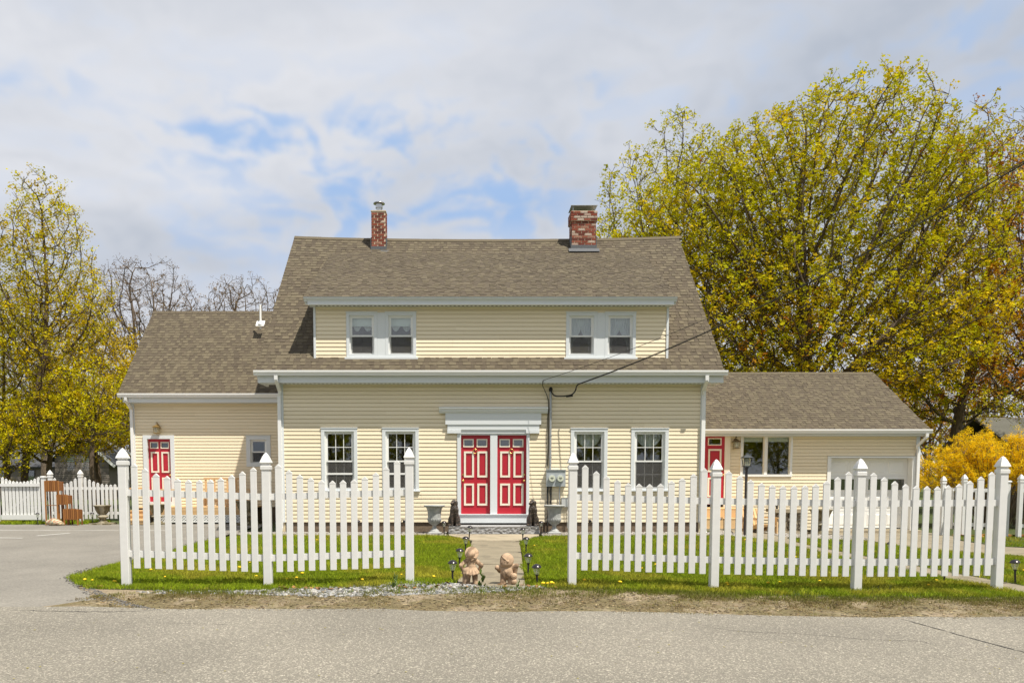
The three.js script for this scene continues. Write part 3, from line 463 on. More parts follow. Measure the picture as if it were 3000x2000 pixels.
function windowUnit(z, [x0, x1, y0, y1], { cw = 0.085, grid = false, lowGrid = grid, screen = true, shade = 0, curtain, name = 'double-hung window with white casing', depth = 0.055, sill = true, casingMat = trim, frame = 0.06, noCasing = false, side = 0.3, deep = 2.7 }) {
  const win = part(house, 'window', noCasing ? bx(x0, x1, y0 - 0.001, y0, 0.0, 0.004) : [bx(x0, x1, y1 - cw * 0.9, y1, -0.01, 0.038), bx(x0, x0 + cw, y0, y1 - cw * 0.9 - 0.0005, -0.01, 0.036), bx(x1 - cw, x1, y0, y1 - cw * 0.9 - 0.0005, -0.01, 0.036), bx(x0 - 0.012, x1 + 0.012, y1 + 0.0005, y1 + 0.022, -0.01, 0.052)], casingMat, [0, 0, z]);
  win.userData.label = name;
  const a = x0 + cw, b = x1 - cw, c = y0 + (sill ? 0.055 : cw), d = y1 - cw * 0.9, f = frame;
  if (sill) part(win, 'sill', [bx(x0 - 0.03, x1 + 0.03, y0 - 0.012, y0 + 0.018, -0.02, 0.075), bx(a, b, y0 + 0.0185, c, -0.05, 0.03)], casingMat);
  else if (!noCasing) part(win, 'sill', bx(x0 + cw, x1 - cw, y0, c, -0.05, 0.034), casingMat);
  part(win, 'frame', [bx(a - 0.002, a + f * 0.5, c, d, -0.11, -0.005), bx(b - f * 0.5, b + 0.002, c, d, -0.11, -0.005), bx(a + f * 0.5 + 0.0005, b - f * 0.5 - 0.0005, d - f * 0.5, d + 0.002, -0.11, -0.005)], white);
  const ax = a + f * 0.5, bxx = b - f * 0.5, dt = d - f * 0.5, mid = (c + dt) / 2 - 0.01;
  const sash = (lo, hi, zz, g, tag) => {
    const w = 0.042, o = part(win, tag, [bx(ax, ax + w, lo, hi, zz - 0.03, zz), bx(bxx - w, bxx, lo, hi, zz - 0.03, zz), bx(ax + w + 0.0004, bxx - w - 0.0004, lo, lo + w * 0.95, zz - 0.03, zz - 0.001), bx(ax + w + 0.0004, bxx - w - 0.0004, hi - w * 0.8, hi, zz - 0.03, zz - 0.001)], white);
    const px0 = ax + w, px1 = bxx - w, py0 = lo + w * 0.95, py1 = hi - w * 0.8;
    if (g) {
      const [nx, ny] = g, bw = 0.016;
      for (let i = 1; i < nx; i++) part(win, 'muntin', bx(lerp(px0, px1, i / nx) - bw / 2, lerp(px0, px1, i / nx) + bw / 2, py0, py1, zz - 0.024, zz - 0.006), white);
      for (let j = 1; j < ny; j++) part(win, 'muntin', bx(px0, px1, lerp(py0, py1, j / ny) - bw / 2, lerp(py0, py1, j / ny) + bw / 2, zz - 0.023, zz - 0.0065), white);
      for (let i = 0; i < nx; i++) for (let j = 0; j < ny; j++) part(win, 'pane', bx(lerp(px0, px1, i / nx) + bw / 2, lerp(px0, px1, (i + 1) / nx) - bw / 2, lerp(py0, py1, j / ny) + bw / 2, lerp(py0, py1, (j + 1) / ny) - bw / 2, zz - 0.0165, zz - 0.0155), glass);
    } else part(win, 'pane', bx(px0, px1, py0, py1, zz - 0.0165, zz - 0.0155), glass);
    return o;
  };
  sash(mid - 0.02, dt - 0.0005, -0.025, grid, 'upper_sash'); sash(c + 0.0005, mid + 0.016, -0.062, lowGrid, 'lower_sash');
  if (screen) part(win, 'screen', bx(ax + 0.03, bxx - 0.03, c + 0.03, mid, -0.036, -0.035), screenMat);
  const W = b - a, H = d - c, cx = (a + b) / 2;
  room(win, a - side, b + side, c - 0.3, d + (side < 0.1 ? 0.06 : 0.2), -0.128, -deep);
  if (shade) part(win, 'roller_shade', bx(ax + 0.02, bxx - 0.02, dt - H * shade, dt - 0.02, -0.106, -0.104), shadeCloth);
  if (curtain === 'swag') { part(win, 'curtain', clothGeo(W * 0.84, H * 0.26, 5, 0.012, (x, y) => [x, y * (0.25 + 0.75 * Math.abs(Math.sin(Math.PI * (x * 1.0))) ** 0.7)]), lace, [cx, d - H * 0.15, -0.14]); }
  if (curtain === 'swags') for (const s of [-1, 1]) part(win, 'curtain', clothGeo(W * 0.5, H * 0.34, 4, 0.012, (x, y) => [x, y * (0.3 + 0.7 * Math.sin(Math.PI * clamp(x, 0.05, 0.95)))]), lace, [cx + s * W * 0.22, d - H * 0.22, -0.14 - 0.01 * s]);
  if (curtain === 'drapes') { for (const s of [-1, 1]) part(win, 'curtain', clothGeo(W * 0.46, H * 0.9, 5, 0.014, (x, y) => { const k = 1 - 0.72 * ss(0.25, 0.8, y); return s < 0 ? [x * k, y] : [1 - (1 - x) * k, y]; }), lace, [cx + s * W * 0.22, c + H * 0.5, -0.15 - 0.012 * s]); part(win, 'valance', clothGeo(W * 0.86, H * 0.24, 7, 0.012, (x, y) => [x, y * (0.75 + 0.25 * Math.cos(x * 6.283 * 2))]), lace, [cx, d - H * 0.14, -0.135]); }
  return win;
}
const HOLE = (w, cw = 0.085) => [w[0] + cw * 0.6, w[1] - cw * 0.6, w[2] + 0.03, w[3] - cw * 0.6], BLOCK = (w) => [w[0] + 0.004, w[1] - 0.004, w[2] + 0.004, w[3] - 0.004];

// ---- main block
const W1 = [-3.835, -2.91, 1.08, 2.68], W2 = [-2.272, -1.337, 1.08, 2.68], W3 = [2.553, 3.495, 1.08, 2.67], W4 = [4.10, 5.055, 1.09, 2.67];
const doorway = [-0.35, 1.495, 0.26, 2.56];
sidedWall({ x0: -4.79, x1: 5.86, y0: 0.28, y1: 3.95, top: 3.80, z: 0, seed: 1, label: 'sunlit cream clapboard front wall of the main block', holes: [W1, W2, W3, W4].map((w) => HOLE(w)).concat([[-0.30, 1.45, 0.3, 2.54]]), blocks: [W1, W2, W3, W4].map(BLOCK).concat([doorway, [-0.60, 1.74, 2.55, 2.76], [-0.645, 1.785, 2.75, 3.07], [-0.78, 1.92, 3.06, 3.2]]) });
const windows = [
  [W1, { grid: [3, 2], curtain: undefined, name: 'dark six-pane window beside the downspout, a rail across its lower half' }], [W2, { grid: [3, 2], name: 'dark six-pane window beside red doors and left urn' }],
  [W3, { grid: [3, 2], curtain: 'swag', name: 'window with lace swag beside the electric meters' }], [W4, { grid: [3, 2], curtain: 'swag', name: 'window with lace swag beside the side wing' }]].map(([w, o]) => windowUnit(0, w, o));
part(windows[0], 'storm_rail', bx(-3.72, -3.03, 1.50, 1.545, -0.034, -0.02), white); part(windows[1], 'storm_rail', bx(-2.16, -1.45, 1.50, 1.545, -0.034, -0.02), white);
const foundation = part(house, 'foundation', [bx(-4.86, -0.42, -0.3, 0.275, -0.5, -0.012), bx(1.56, 5.93, -0.3, 0.275, -0.5, -0.012), bx(-0.42, 1.56, -0.3, 0.2, -0.5, -0.03)], foundationMat);
// closed body behind the fronts
part(house, 'body', [
  sweepX([[-3.2, -0.2], [-8.8, -0.2], [-8.8, 4.25], [-4.4, 8.5], [-3.2, 7.35]], -4.85, 5.92), bx(-4.9, -4.795, -0.2, 3.95, -3.21, -0.002), bx(5.865, 5.97, -0.2, 3.95, -3.21, -0.002), sweepX([[-0.01, 3.96], [-3.2, 3.96], [-3.2, 7.3], [-0.01, 4.16]], -4.88, -4.05), sweepX([[-0.01, 3.96], [-3.2, 3.96], [-3.2, 7.3], [-0.01, 4.16]], 5.06, 5.95), bx(-4.85, 5.92, 3.952, 3.958, -3.2, -0.13),
  sweepX([[-8.4, -0.2], [-10.8, -0.2], [-10.8, 4.0], [-8.4, 6.9]], -10.98, -4.9), sweepX([[-5.7, 3.9], [-8.4, 3.9], [-8.4, 6.8], [-8.2, 7.0], [-5.7, 4.45]], -10.98, -4.9), bx(-11.03, -10.93, -0.2, 3.95, -8.4, -5.52), bx(5.98, 13.5, -0.4, 2.7, -9.9, -9.8), sweepX([[-3.75, 2.765], [-9.9, 2.72], [-6.8, 4.78], [-4.76, 3.6]], 5.98, 13.5), bx(13.45, 13.54, -0.4, 2.7, -9.8, -3.72)], clapBack);
// corner boards
part(house, 'corner_board', [bx(-4.915, -4.785, 0.275, 3.79, -0.13, 0.034)], trim); part(house, 'corner_board', [bx(5.855, 5.985, 0.275, 3.79, -0.13, 0.034)], trim);
// ---- front doors with their surround
const surround = part(house, 'door_surround', [bx(-0.352, -0.258, 0.49, 2.548, -0.10, 0.045), bx(1.422, 1.496, 0.49, 2.548, -0.10, 0.045), bx(0.494, 0.674, 0.49, 2.548, -0.10, 0.03), bx(-0.257, 0.493, 2.512, 2.549, -0.10, 0.025), bx(0.675, 1.421, 2.512, 2.549, -0.10, 0.025), bx(-0.354, 1.498, 0.262, 0.47, -0.10, 0.04), bx(-0.36, 1.504, 0.4705, 0.4895, -0.10, 0.07)], trim); surround.userData.label = 'pale grey painted frame round the two red doors';
part(house, 'lintel', [bx(-0.60, 1.742, 2.64, 2.772, -0.01, 0.075), bx(-0.605, -0.255, 2.552, 2.6395, -0.01, 0.085), bx(1.40, 1.747, 2.552, 2.6395, -0.01, 0.085), bx(-0.25, 1.395, 2.55, 2.6395, -0.01, 0.05), bx(-0.652, 1.787, 2.7725, 3.058, -0.01, 0.095), sweepX([[-0.01, 3.0585], [0.11, 3.0585], [0.125, 3.09], [0.15, 3.10], [0.165, 3.15], [0.20, 3.175], [0.20, 3.205], [-0.01, 3.215]], -0.81, 1.95)], trim);
function panelDoor(x0, x1, y0, y1, z, { knob = 1, knocker = true, lites = 2, label, ks = 1 }) {
  const w = x1 - x0, h = y1 - y0, cols = lites === 2 ? [[0.075, 0.435], [0.535, 0.90]] : [[0.30, 0.86]], t0 = 0.026, ly0 = y1 - 0.152 * h + t0, ly1 = y1 - 0.048 * h - t0;
  const xs = [x0, ...cols.flatMap(([a, b]) => [x0 + a * w + t0, x0 + b * w - t0]), x1], slab = [bx(x0, x1, y0, ly0, z - 0.045, z), bx(x0, x1, ly1, y1, z - 0.045, z)];
  for (let i = 0; i < xs.length; i += 2) slab.push(bx(xs[i], xs[i + 1], ly0 + 0.0003, ly1 - 0.0003, z - 0.045, z));
  const d = part(house, 'door', slab, red); d.userData.label = label;
  const rect = (a, b, c, e, glassy) => {
    const X0 = x0 + a * w, X1 = x0 + b * w, Y0 = y1 - e * h, Y1 = y1 - c * h, t = glassy ? 0.028 : 0.050;
    part(d, 'moulding', [bx(X0, X1, Y1 - t, Y1, z - 0.001, z + 0.020), bx(X0, X1, Y0, Y0 + t, z - 0.001, z + 0.020), bx(X0, X0 + t, Y0 + t + 0.0004, Y1 - t - 0.0004, z - 0.001, z + 0.0195), bx(X1 - t, X1, Y0 + t + 0.0004, Y1 - t - 0.0004, z - 0.001, z + 0.0195)], cream);
    if (glassy) part(d, 'pane', bx(X0 + t - 0.002, X1 - t + 0.002, Y0 + t - 0.002, Y1 - t + 0.002, z - 0.02, z - 0.018), glass); else part(d, 'panel', squareLathe([[0.5, 0], [0.5, 0.2], [0.42, 1]]).rotateX(Math.PI / 2).scale(X1 - X0 - 2 * t, Y1 - Y0 - 2 * t, 0.008), redDark, [(X0 + X1) / 2, (Y0 + Y1) / 2, z - 0.0005]);
  };
  for (const [a, b] of cols) { rect(a, b, 0.048, 0.152, true); rect(a + 0.025, b + 0.01, 0.204, 0.535); rect(a + 0.025, b + 0.01, 0.612, 0.893); }
  const kx = knob > 0 ? x1 - 0.055 : x0 + 0.055;
  part(d, 'knob', [new THREE.SphereGeometry(0.03, 12, 9).translate(kx, y0 + 0.425 * h, z + 0.06), cyl(0.032, 0.032, 0.012).rotateX(Math.PI / 2).translate(kx, y0 + 0.425 * h, z), cyl(0.012, 0.012, 0.06).rotateX(Math.PI / 2).translate(kx, y0 + 0.425 * h, z)], brass);
  part(d, 'deadbolt', cyl(0.026, 0.022, 0.02).rotateX(Math.PI / 2).translate(kx, y0 + 0.5 * h, z), brass);
  if (knocker) { const cx = x0 + 0.485 * w; part(d, 'knocker', [new THREE.TorusGeometry(0.055, 0.010, 8, 22).translate(cx, y0 + 0.795 * h, z + 0.03), cyl(0.028, 0.018, 0.03).rotateX(Math.PI / 2).translate(cx, y0 + 0.825 * h, z), new THREE.SphereGeometry(0.016, 8, 6).translate(cx, y0 + 0.77 * h, z + 0.034)], brass); }
  return d;
}
panelDoor(-0.257, 0.493, 0.491, 2.511, -0.075, { knob: -1, label: 'red panelled front door with its knob on the outer side by the left urn' });
panelDoor(0.675, 1.421, 0.491, 2.511, -0.075, { knob: 1, label: 'red panelled front door beside the electric meters' });
room(surround, -0.33, 1.48, 0.32, 2.58, -0.128, -2.6);
// ---- main eave
const gutterProfile = (y, z, h = 0.125) => [[z - 0.115, y - h], [z - 0.035, y - h], [z - 0.022, y - h * 0.62], [z - 0.002, y - h * 0.36], [z, y - 0.012], [z, y], [z - 0.012, y], [z - 0.014, y - 0.02], [z - 0.03, y - h * 0.5], [z - 0.05, y - h * 0.85], [z - 0.108, y - h * 0.85], [z - 0.108, y - 0.004], [z - 0.115, y - 0.004]];
const gut = (x0, x1, y, z, label) => { const o = part(house, 'gutter', sweepX(gutterProfile(y, z), x0, x1), gutterMat); if (label) o.userData.label = label; return o; };
gut(-5.41, 6.39, 4.085, 0.505, 'white gutter along the main eave');
part(house, 'cornice', [bx(-5.335, 6.315, 3.79, 3.965, 0.30, 0.375), bx(-5.34, 6.32, 3.9655, 4.03, 0.24, 0.388), bx(-5.33, 6.31, 3.784, 3.802, 0.0, 0.2995)], trim);
part(house, 'soffit_vent', (() => { const l = []; for (let x = -4.8; x < 5.9; x += 0.105) l.push(bx(x, x + 0.05, 3.7815, 3.7842, 0.22, 0.29)); return join(l); })(), black);
part(house, 'eave_return', [bx(-5.335, -5.28, 3.79, 3.96, -0.5, 0.2985), bx(6.26, 6.315, 3.79, 3.96, -0.5, 0.2985)], trim);
// ---- roofs
const MAIN = { x0: -5.385, x1: 6.335, y: 4.045, z: 0.43, rise: 4.70, run: 4.83 };
const sag = (g) => { const p = g.attributes.position; for (let i = 0; i < p.count; i++) { const x = p.getX(i), y = p.getY(i), k = clamp((y - 4.3) / 4.4), t = 1 - ((x - 0.47) / 5.86) ** 2; p.setY(i, y - 0.10 * Math.max(0, t) ** 0.8 * k * k); } g.computeVertexNormals(); return g; };
const DORM = { x0: -4.17, x1: 5.135, y: 5.905, z: 0.335, rise: 2.135, run: 4.03 };
const onMain = (z) => MAIN.y + (MAIN.z - z) * MAIN.rise / MAIN.run, onDorm = (z) => DORM.y + (DORM.z - z) * DORM.rise / DORM.run;
const mainRoof = roofDeck('brown shingle main roof', MAIN, sag, true, [-3.9, 4.91, 0.56, 5.35]);
shingled(mainRoof, { ...MAIN, seed: 11, singles: 300, bend: sag, skip: (x, y, z) => x > -3.95 && x < 4.96 && z < -0.06 && onDorm(z) > onMain(z) + 0.03 });
part(mainRoof, 'ridge_cap', sag((() => { const l = [], r = rng(12); for (let x = MAIN.x0; x < MAIN.x1 - 0.1; x += 0.2) { const y = MAIN.y + MAIN.rise + 0.012 + 0.004 * r(); l.push(bx(x, x + 0.21, -0.008, 0.006, 0, 0.15).rotateX(0.74).translate(0, y, -4.4), bx(x, x + 0.21, -0.008, 0.006, -0.15, 0).rotateX(-0.74).translate(0, y, -4.4)); } return join(l); })()), shingleMats[1]);
part(house, 'rake_board', [[-5.372, -5.345], [6.295, 6.322]].map(([a, b]) => bx(a, b, -0.26, -0.102, -6.6, -0.02).rotateX(Math.atan2(MAIN.rise, MAIN.run)).translate(0, MAIN.y, MAIN.z)), trim);
// dormer
const dormRoof = roofDeck('brown shingle roof of the long shed dormer', DORM, null, false);
shingled(dormRoof, { ...DORM, seed: 13, expo: 0.135, skip: (x, y, z) => onMain(z) > onDorm(z) + 0.005 });
const DL = [-3.16, -1.39, 4.475, 5.585], DR = [2.41, 4.178, 4.47, 5.58];
sidedWall({ x0: -3.94, x1: 4.955, y0: 4.43, y1: 5.80, top: 5.74, z: -0.01, seed: 3, label: 'cream clapboard front of the long dormer', holes: [DL, DR].flatMap(([a, b, c, d]) => [HOLE([a, a + 0.78, c, d]), HOLE([b - 0.78, b, c, d])]), blocks: [DL, DR].map(BLOCK) });
[[DL, 'swags', 0.24, 'paired dormer window with roller shades and lace swags near brick chimney with steel pipe'], [DR, 'drapes', 0, 'paired dormer window with white lace drapes under the capped chimney']].forEach(([w, curtain, shade, label]) => {
  windowUnit(-0.01, [w[0], w[0] + 0.78, w[2], w[3]], { curtain, shade, name: label, cw: 0.075, frame: 0.05, sill: false, side: 0.04 }); windowUnit(-0.01, [w[1] - 0.78, w[1], w[2], w[3]], { curtain, shade, name: label, cw: 0.075, frame: 0.05, sill: false, side: 0.04 });
  part(house, 'window_mullion', bx(w[0] + 0.782, w[1] - 0.782, w[2], w[3], -0.02, 0.022), trim); part(house, 'window_apron', bx(w[0] - 0.045, w[1] + 0.045, w[2] - 0.052, w[2] - 0.0005, -0.02, 0.05), trim);
});
part(house, 'dormer_corner', bx(-3.99, -3.935, 4.42, 5.73, -0.12, 0.032), trim); part(house, 'dormer_corner', bx(4.95, 5.005, 4.42, 5.73, -0.12, 0.032), trim);
part(house, 'dormer_side', [-3.985, 4.90].map((x) => sweepX([[-0.125, 4.15], [-4.3, 8.15], [-0.125, 5.95]], x, x + 0.1)), clapBack);
part(house, 'dormer_cornice', [bx(-4.08, 5.062, 5.725, 5.80, 0.22, 0.30), sweepX([[0.20, 5.8005], [0.305, 5.8005], [0.315, 5.83], [0.345, 5.86], [0.36, 5.9], [0.2, 5.9]], -4.165, 5.13), bx(-4.075, 5.057, 5.722, 5.742, -0.01, 0.2195)], trim);
part(house, 'dormer_soffit_vent', (() => { const l = []; for (let x = -3.9; x < 4.9; x += 0.105) l.push(bx(x, x + 0.05, 5.7195, 5.7222, 0.12, 0.2)); return join(l); })(), black);
part(house, 'dormer_rake', [[-4.158, -4.10], [5.065, 5.123]].map(([a, b]) => bx(a, b, -0.2, -0.102, -4.2, -0.03).rotateX(Math.atan2(DORM.rise, DORM.run)).translate(0, DORM.y, DORM.z)), trim);
// downspouts
function spout(pts, label) { const o = part(house, 'downspout', pts.slice(1).map((b, i) => bar(pts[i], b, 0.085, 0.065)), gutterMat); o.userData.label = label; return o; }
spout([[-4.86, 3.965, 0.445], [-4.86, 3.86, 0.44], [-4.86, 3.62, 0.075], [-4.88, 3.5, 0.062], [-4.88, 0.14, 0.062], [-4.88, 0.06, 0.22]], 'white downspout at the driveway corner of main block'); spout([[5.88, 3.965, 0.445], [5.88, 3.84, 0.44], [5.9, 3.62, 0.085], [5.915, 3.5, 0.062], [5.915, 0.3, 0.062], [5.94, 0.02, 0.35]], 'white downspout between main block and garage wing');
// chimneys: every brick laid
const brickMats = [RGB(0.20, 0.045, 0.026), RGB(0.24, 0.058, 0.032), RGB(0.165, 0.036, 0.022), RGB(0.28, 0.085, 0.052), RGB(0.13, 0.032, 0.022)].map((c) => std(c, 0.95, { bumpMap: every(grainBump, 0.12), bumpScale: 0.004 }));
const limed = [RGB(0.42, 0.30, 0.24), RGB(0.48, 0.38, 0.31), RGB(0.34, 0.17, 0.12)].map((c) => std(c, 1, { bumpMap: every(grainBump, 0.12), bumpScale: 0.004 }));
const brickGeo = new Map(); const brickOf = (w, h, d) => { const k = [w, h, d].map((v) => Math.round(v * 200)).join(); if (!brickGeo.has(k)) brickGeo.set(k, bc(w, h, d)); return brickGeo.get(k); };
function chimney(x0, x1, y0, y1, z1, depth, joint, seed, corbel, lime, label) {
  const c = part(house, 'chimney', bx(x0 + 0.012, x1 - 0.012, y0, y1 - 0.012, z1 - depth + 0.012, z1 - 0.012), mortar); c.userData.label = label;
  const r = rng(seed), ch = 0.057 + joint; let k = 0;
  for (let y = y0 + 0.15; y < y1 - 0.03; y += ch, k++) {
    const o = corbel && y > corbel ? 0.035 : 0, X0 = x0 - o, X1 = x1 + o, Z1 = z1 + o, Z0 = z1 - depth - o;
    if (o) part(c, 'corbel_bed', bx(X0 + 0.015, X1 - 0.015, y - 0.012, y + 0.07, Z0 + 0.015, Z1 - 0.015), mortar);
    const run = (a, b, place) => { let t = a - (k % 2 ? 0.1 : 0.0); while (t < b - 0.01) { const e = Math.min(t + 0.193, b), s = Math.max(t, a); if (e - s > 0.03) { const w = e - s - joint, m = lime && r() < lime ? limed[Math.floor(r() * 3)] : brickMats[Math.floor(r() * 5)]; place(s + joint / 2 + w / 2, w, m); } t += 0.193 + joint * 0.5; } };
    run(X0, X1, (x, w, m) => part(c, 'brick', brickOf(w, 0.056, 0.04), m, [x, y + 0.03, Z1 - 0.018 + 0.004 * (r() - 0.5)]));
    for (const [s, X] of [[-1, X0], [1, X1]]) run(Z0, Z1 - 0.042, (zz, w, m) => part(c, 'brick', brickOf(0.04, 0.056, w), m, [X - s * (0.018 + 0.002 * r()), y + 0.03, zz]));
  }
  part(c, 'flashing', [bx(x0 - 0.02, x1 + 0.02, y0 - 0.05, y0 + 0.15, z1 - 0.01, z1 + 0.018), bx(x0 - 0.02, x0 - 0.001, y0, y0 + 0.42, z1 - 0.42, z1 - 0.011), bx(x1 + 0.001, x1 + 0.02, y0, y0 + 0.42, z1 - 0.42, z1 - 0.011), bx(x0 - 0.09, x1 + 0.09, -0.004, 0.006, 0, 0.17).rotateX(0.772).translate(0, y0 + 0.045, z1 + 0.012)], lead);
  return c;
}
const c1 = chimney(-2.99, -2.555, 8.17, 9.35, -3.93, 0.43, 0.02, 5, 0, 0.04, 'slim red brick chimney with a round steel flue pipe');
part(c1, 'crown', bx(-3.0, -2.545, 9.345, 9.37, -4.37, -3.92), mortar);
part(c1, 'flue_pipe', [cyl(0.085, 0.085, 0.13, -2.77, 9.37, -4.14), cyl(0.11, 0.11, 0.015, -2.77, 9.495, -4.14), cyl(0.105, 0.105, 0.10, -2.77, 9.51, -4.14), cyl(0.115, 0.115, 0.012, -2.77, 9.607, -4.14), lathe([[0, 0.07], [0.06, 0.06], [0.165, 0.03], [0.175, 0.0], [0.1, 0.01]], 20).translate(-2.77, 9.62, -4.14)], steel);
const c2 = chimney(3.01, 3.745, 8.2, 9.31, -3.90, 0.60, 0.014, 7, 9.03, 0.36, 'wide mottled brick chimney with a flat metal cap');
part(c2, 'crown', bx(2.985, 3.77, 9.305, 9.335, -4.53, -3.875), mortar);
part(c2, 'cap_plate', [bx(2.99, 3.77, 9.50, 9.512, -4.52, -3.88), bx(2.97, 3.79, 9.485, 9.4995, -4.54, -4.52), bx(2.97, 3.79, 9.49, 9.4995, -3.88, -3.86)], galv);
for (const [x, z] of [[3.05, -3.93], [3.70, -3.93], [3.05, -4.46], [3.70, -4.46]]) part(c2, 'cap_leg', bc(0.02, 0.165, 0.02, x, 9.418, z), galv);

// ---- wing beside the driveway
const LW = [-7.30, -6.51, 1.76, 2.75], ldoor = [-10.645, -9.63, 0.52, 2.775];
sidedWall({ x0: -10.90, x1: -4.95, y0: 0.45, y1: 3.9, top: 3.80, z: -5.5, seed: 5, label: 'cream clapboard front of the wing behind the driveway', holes: [HOLE(LW, 0.12), [-10.56, -9.71, 0.53, 2.72]], blocks: [BLOCK(LW), [-10.64, -9.635, 0.45, 2.77]] });
windowUnit(-5.5, LW, { cw: 0.13, name: 'small two-sash window in the shade of the main block', sill: false, casingMat: trim });
const deckDoorFrame = part(house, 'door_surround', [bx(-10.645, -10.51, 0.5, 2.774, -5.6, -5.45), bx(-9.76, -9.63, 0.5, 2.774, -5.6, -5.45), bx(-10.5095, -9.7605, 2.657, 2.7735, -5.6, -5.452), bx(-10.5095, -9.7605, 0.5, 0.62, -5.6, -5.44)], trim);
panelDoor(-10.509, -9.761, 0.622, 2.656, -5.56, { knob: 1, label: 'red panelled door on the wooden deck', knocker: false });
room(deckDoorFrame, -10.6, -9.7, 0.5, 2.75, -5.63, -7.8);
part(house, 'foundation', [bx(-11.0, -4.95, -0.2, 0.445, -5.9, -5.515)], foundationMat);
part(house, 'corner_board', [bx(-11.05, -10.895, 0.3, 3.80, -5.63, -5.466)], trim);
gut(-11.25, -4.95, 4.075, -5.03, 'white gutter along the driveway wing'); part(house, 'cornice', [bx(-11.12, -4.95, 3.80, 3.955, -5.25, -5.15), bx(-11.1, -4.95, 3.785, 3.7995, -5.5, -5.255)], trim);
const WING = { x0: -11.26, x1: -4.6, y: 4.045, z: -5.09, rise: 3.22, run: 3.13 };
const wingRoof = roofDeck('brown shingle roof of the driveway wing', WING); shingled(wingRoof, { ...WING, seed: 15, skip: (x, y, z) => x > -4.7 });
part(wingRoof, 'ridge_cap', (() => { const l = []; for (let x = WING.x0; x < WING.x1; x += 0.2) l.push(bx(x, x + 0.21, -0.008, 0.006, 0, 0.15).rotateX(0.78).translate(0, WING.y + WING.rise + 0.012, -8.22), bx(x, x + 0.21, -0.008, 0.006, -0.15, 0).rotateX(-0.78).translate(0, WING.y + WING.rise + 0.012, -8.22)); return join(l); })(), shingleMats[5]);
part(house, 'rake_board', bx(-11.25, -11.22, -0.25, -0.102, -4.4, -0.02).rotateX(Math.atan2(WING.rise, WING.run)).translate(0, WING.y, WING.z), trim);
spout([[-11.0, 3.96, -5.09], [-11.0, 3.86, -5.1], [-10.97, 3.6, -5.42], [-10.97, 0.3, -5.43]], 'white downspout at the end of the driveway wing');
part(house, 'vent_pipe', [cyl(0.035, 0.035, 0.82, -7.18, 6.45, -7.1), cyl(0.10, 0.045, 0.1, -7.18, 6.6, -7.06), bx(-7.32, -7.04, -0.004, 0.006, -0.16, 0.12).rotateX(0.8).translate(0, 6.62, -7.06)], white).userData.label = 'white plastic vent pipe on the driveway wing roof';

// ---- garage wing
const RW = [8.15, 9.72, 1.44, 2.70];
sidedWall({ x0: 7.83, x1: 13.46, y0: -0.17, y1: 2.76, top: 2.70, z: -3.7, seed: 7, label: 'cream clapboard front of the garage wing', holes: [HOLE([8.15, 9.72, 1.44, 2.70], 0.07), [10.83, 13.42, -0.165, 2.02]], blocks: [BLOCK(RW), [10.785, 13.44, -0.2, 2.07]] });
part(house, 'wall_infill', [bx(5.98, 6.80, -0.17, 2.76, -3.82, -3.705), bx(6.80, 7.83, -0.17, 0.5, -3.82, -3.705), bx(6.80, 7.83, 2.72, 2.76, -3.82, -3.705)], clapBack);
{
  const w = part(house, 'window', [bx(8.15, 9.72, 2.63, 2.70, -0.01, 0.04), bx(8.15, 9.72, 1.44, 1.51, -0.01, 0.05), bx(8.15, 8.215, 1.5105, 2.6295, -0.01, 0.04), bx(9.655, 9.72, 1.5105, 2.6295, -0.01, 0.04), bx(8.875, 8.95, 1.5105, 2.6295, -0.01, 0.038)], white, [0, 0, -3.7]); w.userData.label = 'wide slider window mirroring the lawn, beside wall lantern';
  for (const [a, b] of [[8.2155, 8.8745], [8.9505, 9.6545]]) { part(w, 'sash', [bx(a, a + 0.03, 1.511, 2.629, -0.06, 0.01), bx(b - 0.03, b, 1.511, 2.629, -0.06, 0.01)], cream); part(w, 'pane', bx(a + 0.03, b - 0.03, 1.511, 2.629, -0.021, -0.02), glass); part(w, 'roller_shade', bx(a + 0.03, b - 0.03, 2.49, 2.629, -0.08, -0.078), shadeCloth); }
  room(w, 7.9, 9.95, 1.0, 2.68, -0.13, -2.9);
}
panelDoor(6.93, 7.66, 0.60, 2.70, -3.66, { knob: 1, lites: 1, knocker: false, label: 'red side door partly hidden behind the house corner' });
const sideDoorFrame = part(house, 'door_surround', [bx(7.661, 7.83, 0.5, 2.72, -3.83, -3.64), bx(6.80, 6.929, 0.5, 2.72, -3.83, -3.64)], cream); room(sideDoorFrame, 6.85, 7.78, 0.4, 2.69, -3.84, -6.0);
part(house, 'foundation', [bx(5.98, 10.78, -0.5, -0.175, -4.2, -3.715), bx(13.44, 13.5, -0.5, -0.175, -4.2, -3.715)], foundationMat);
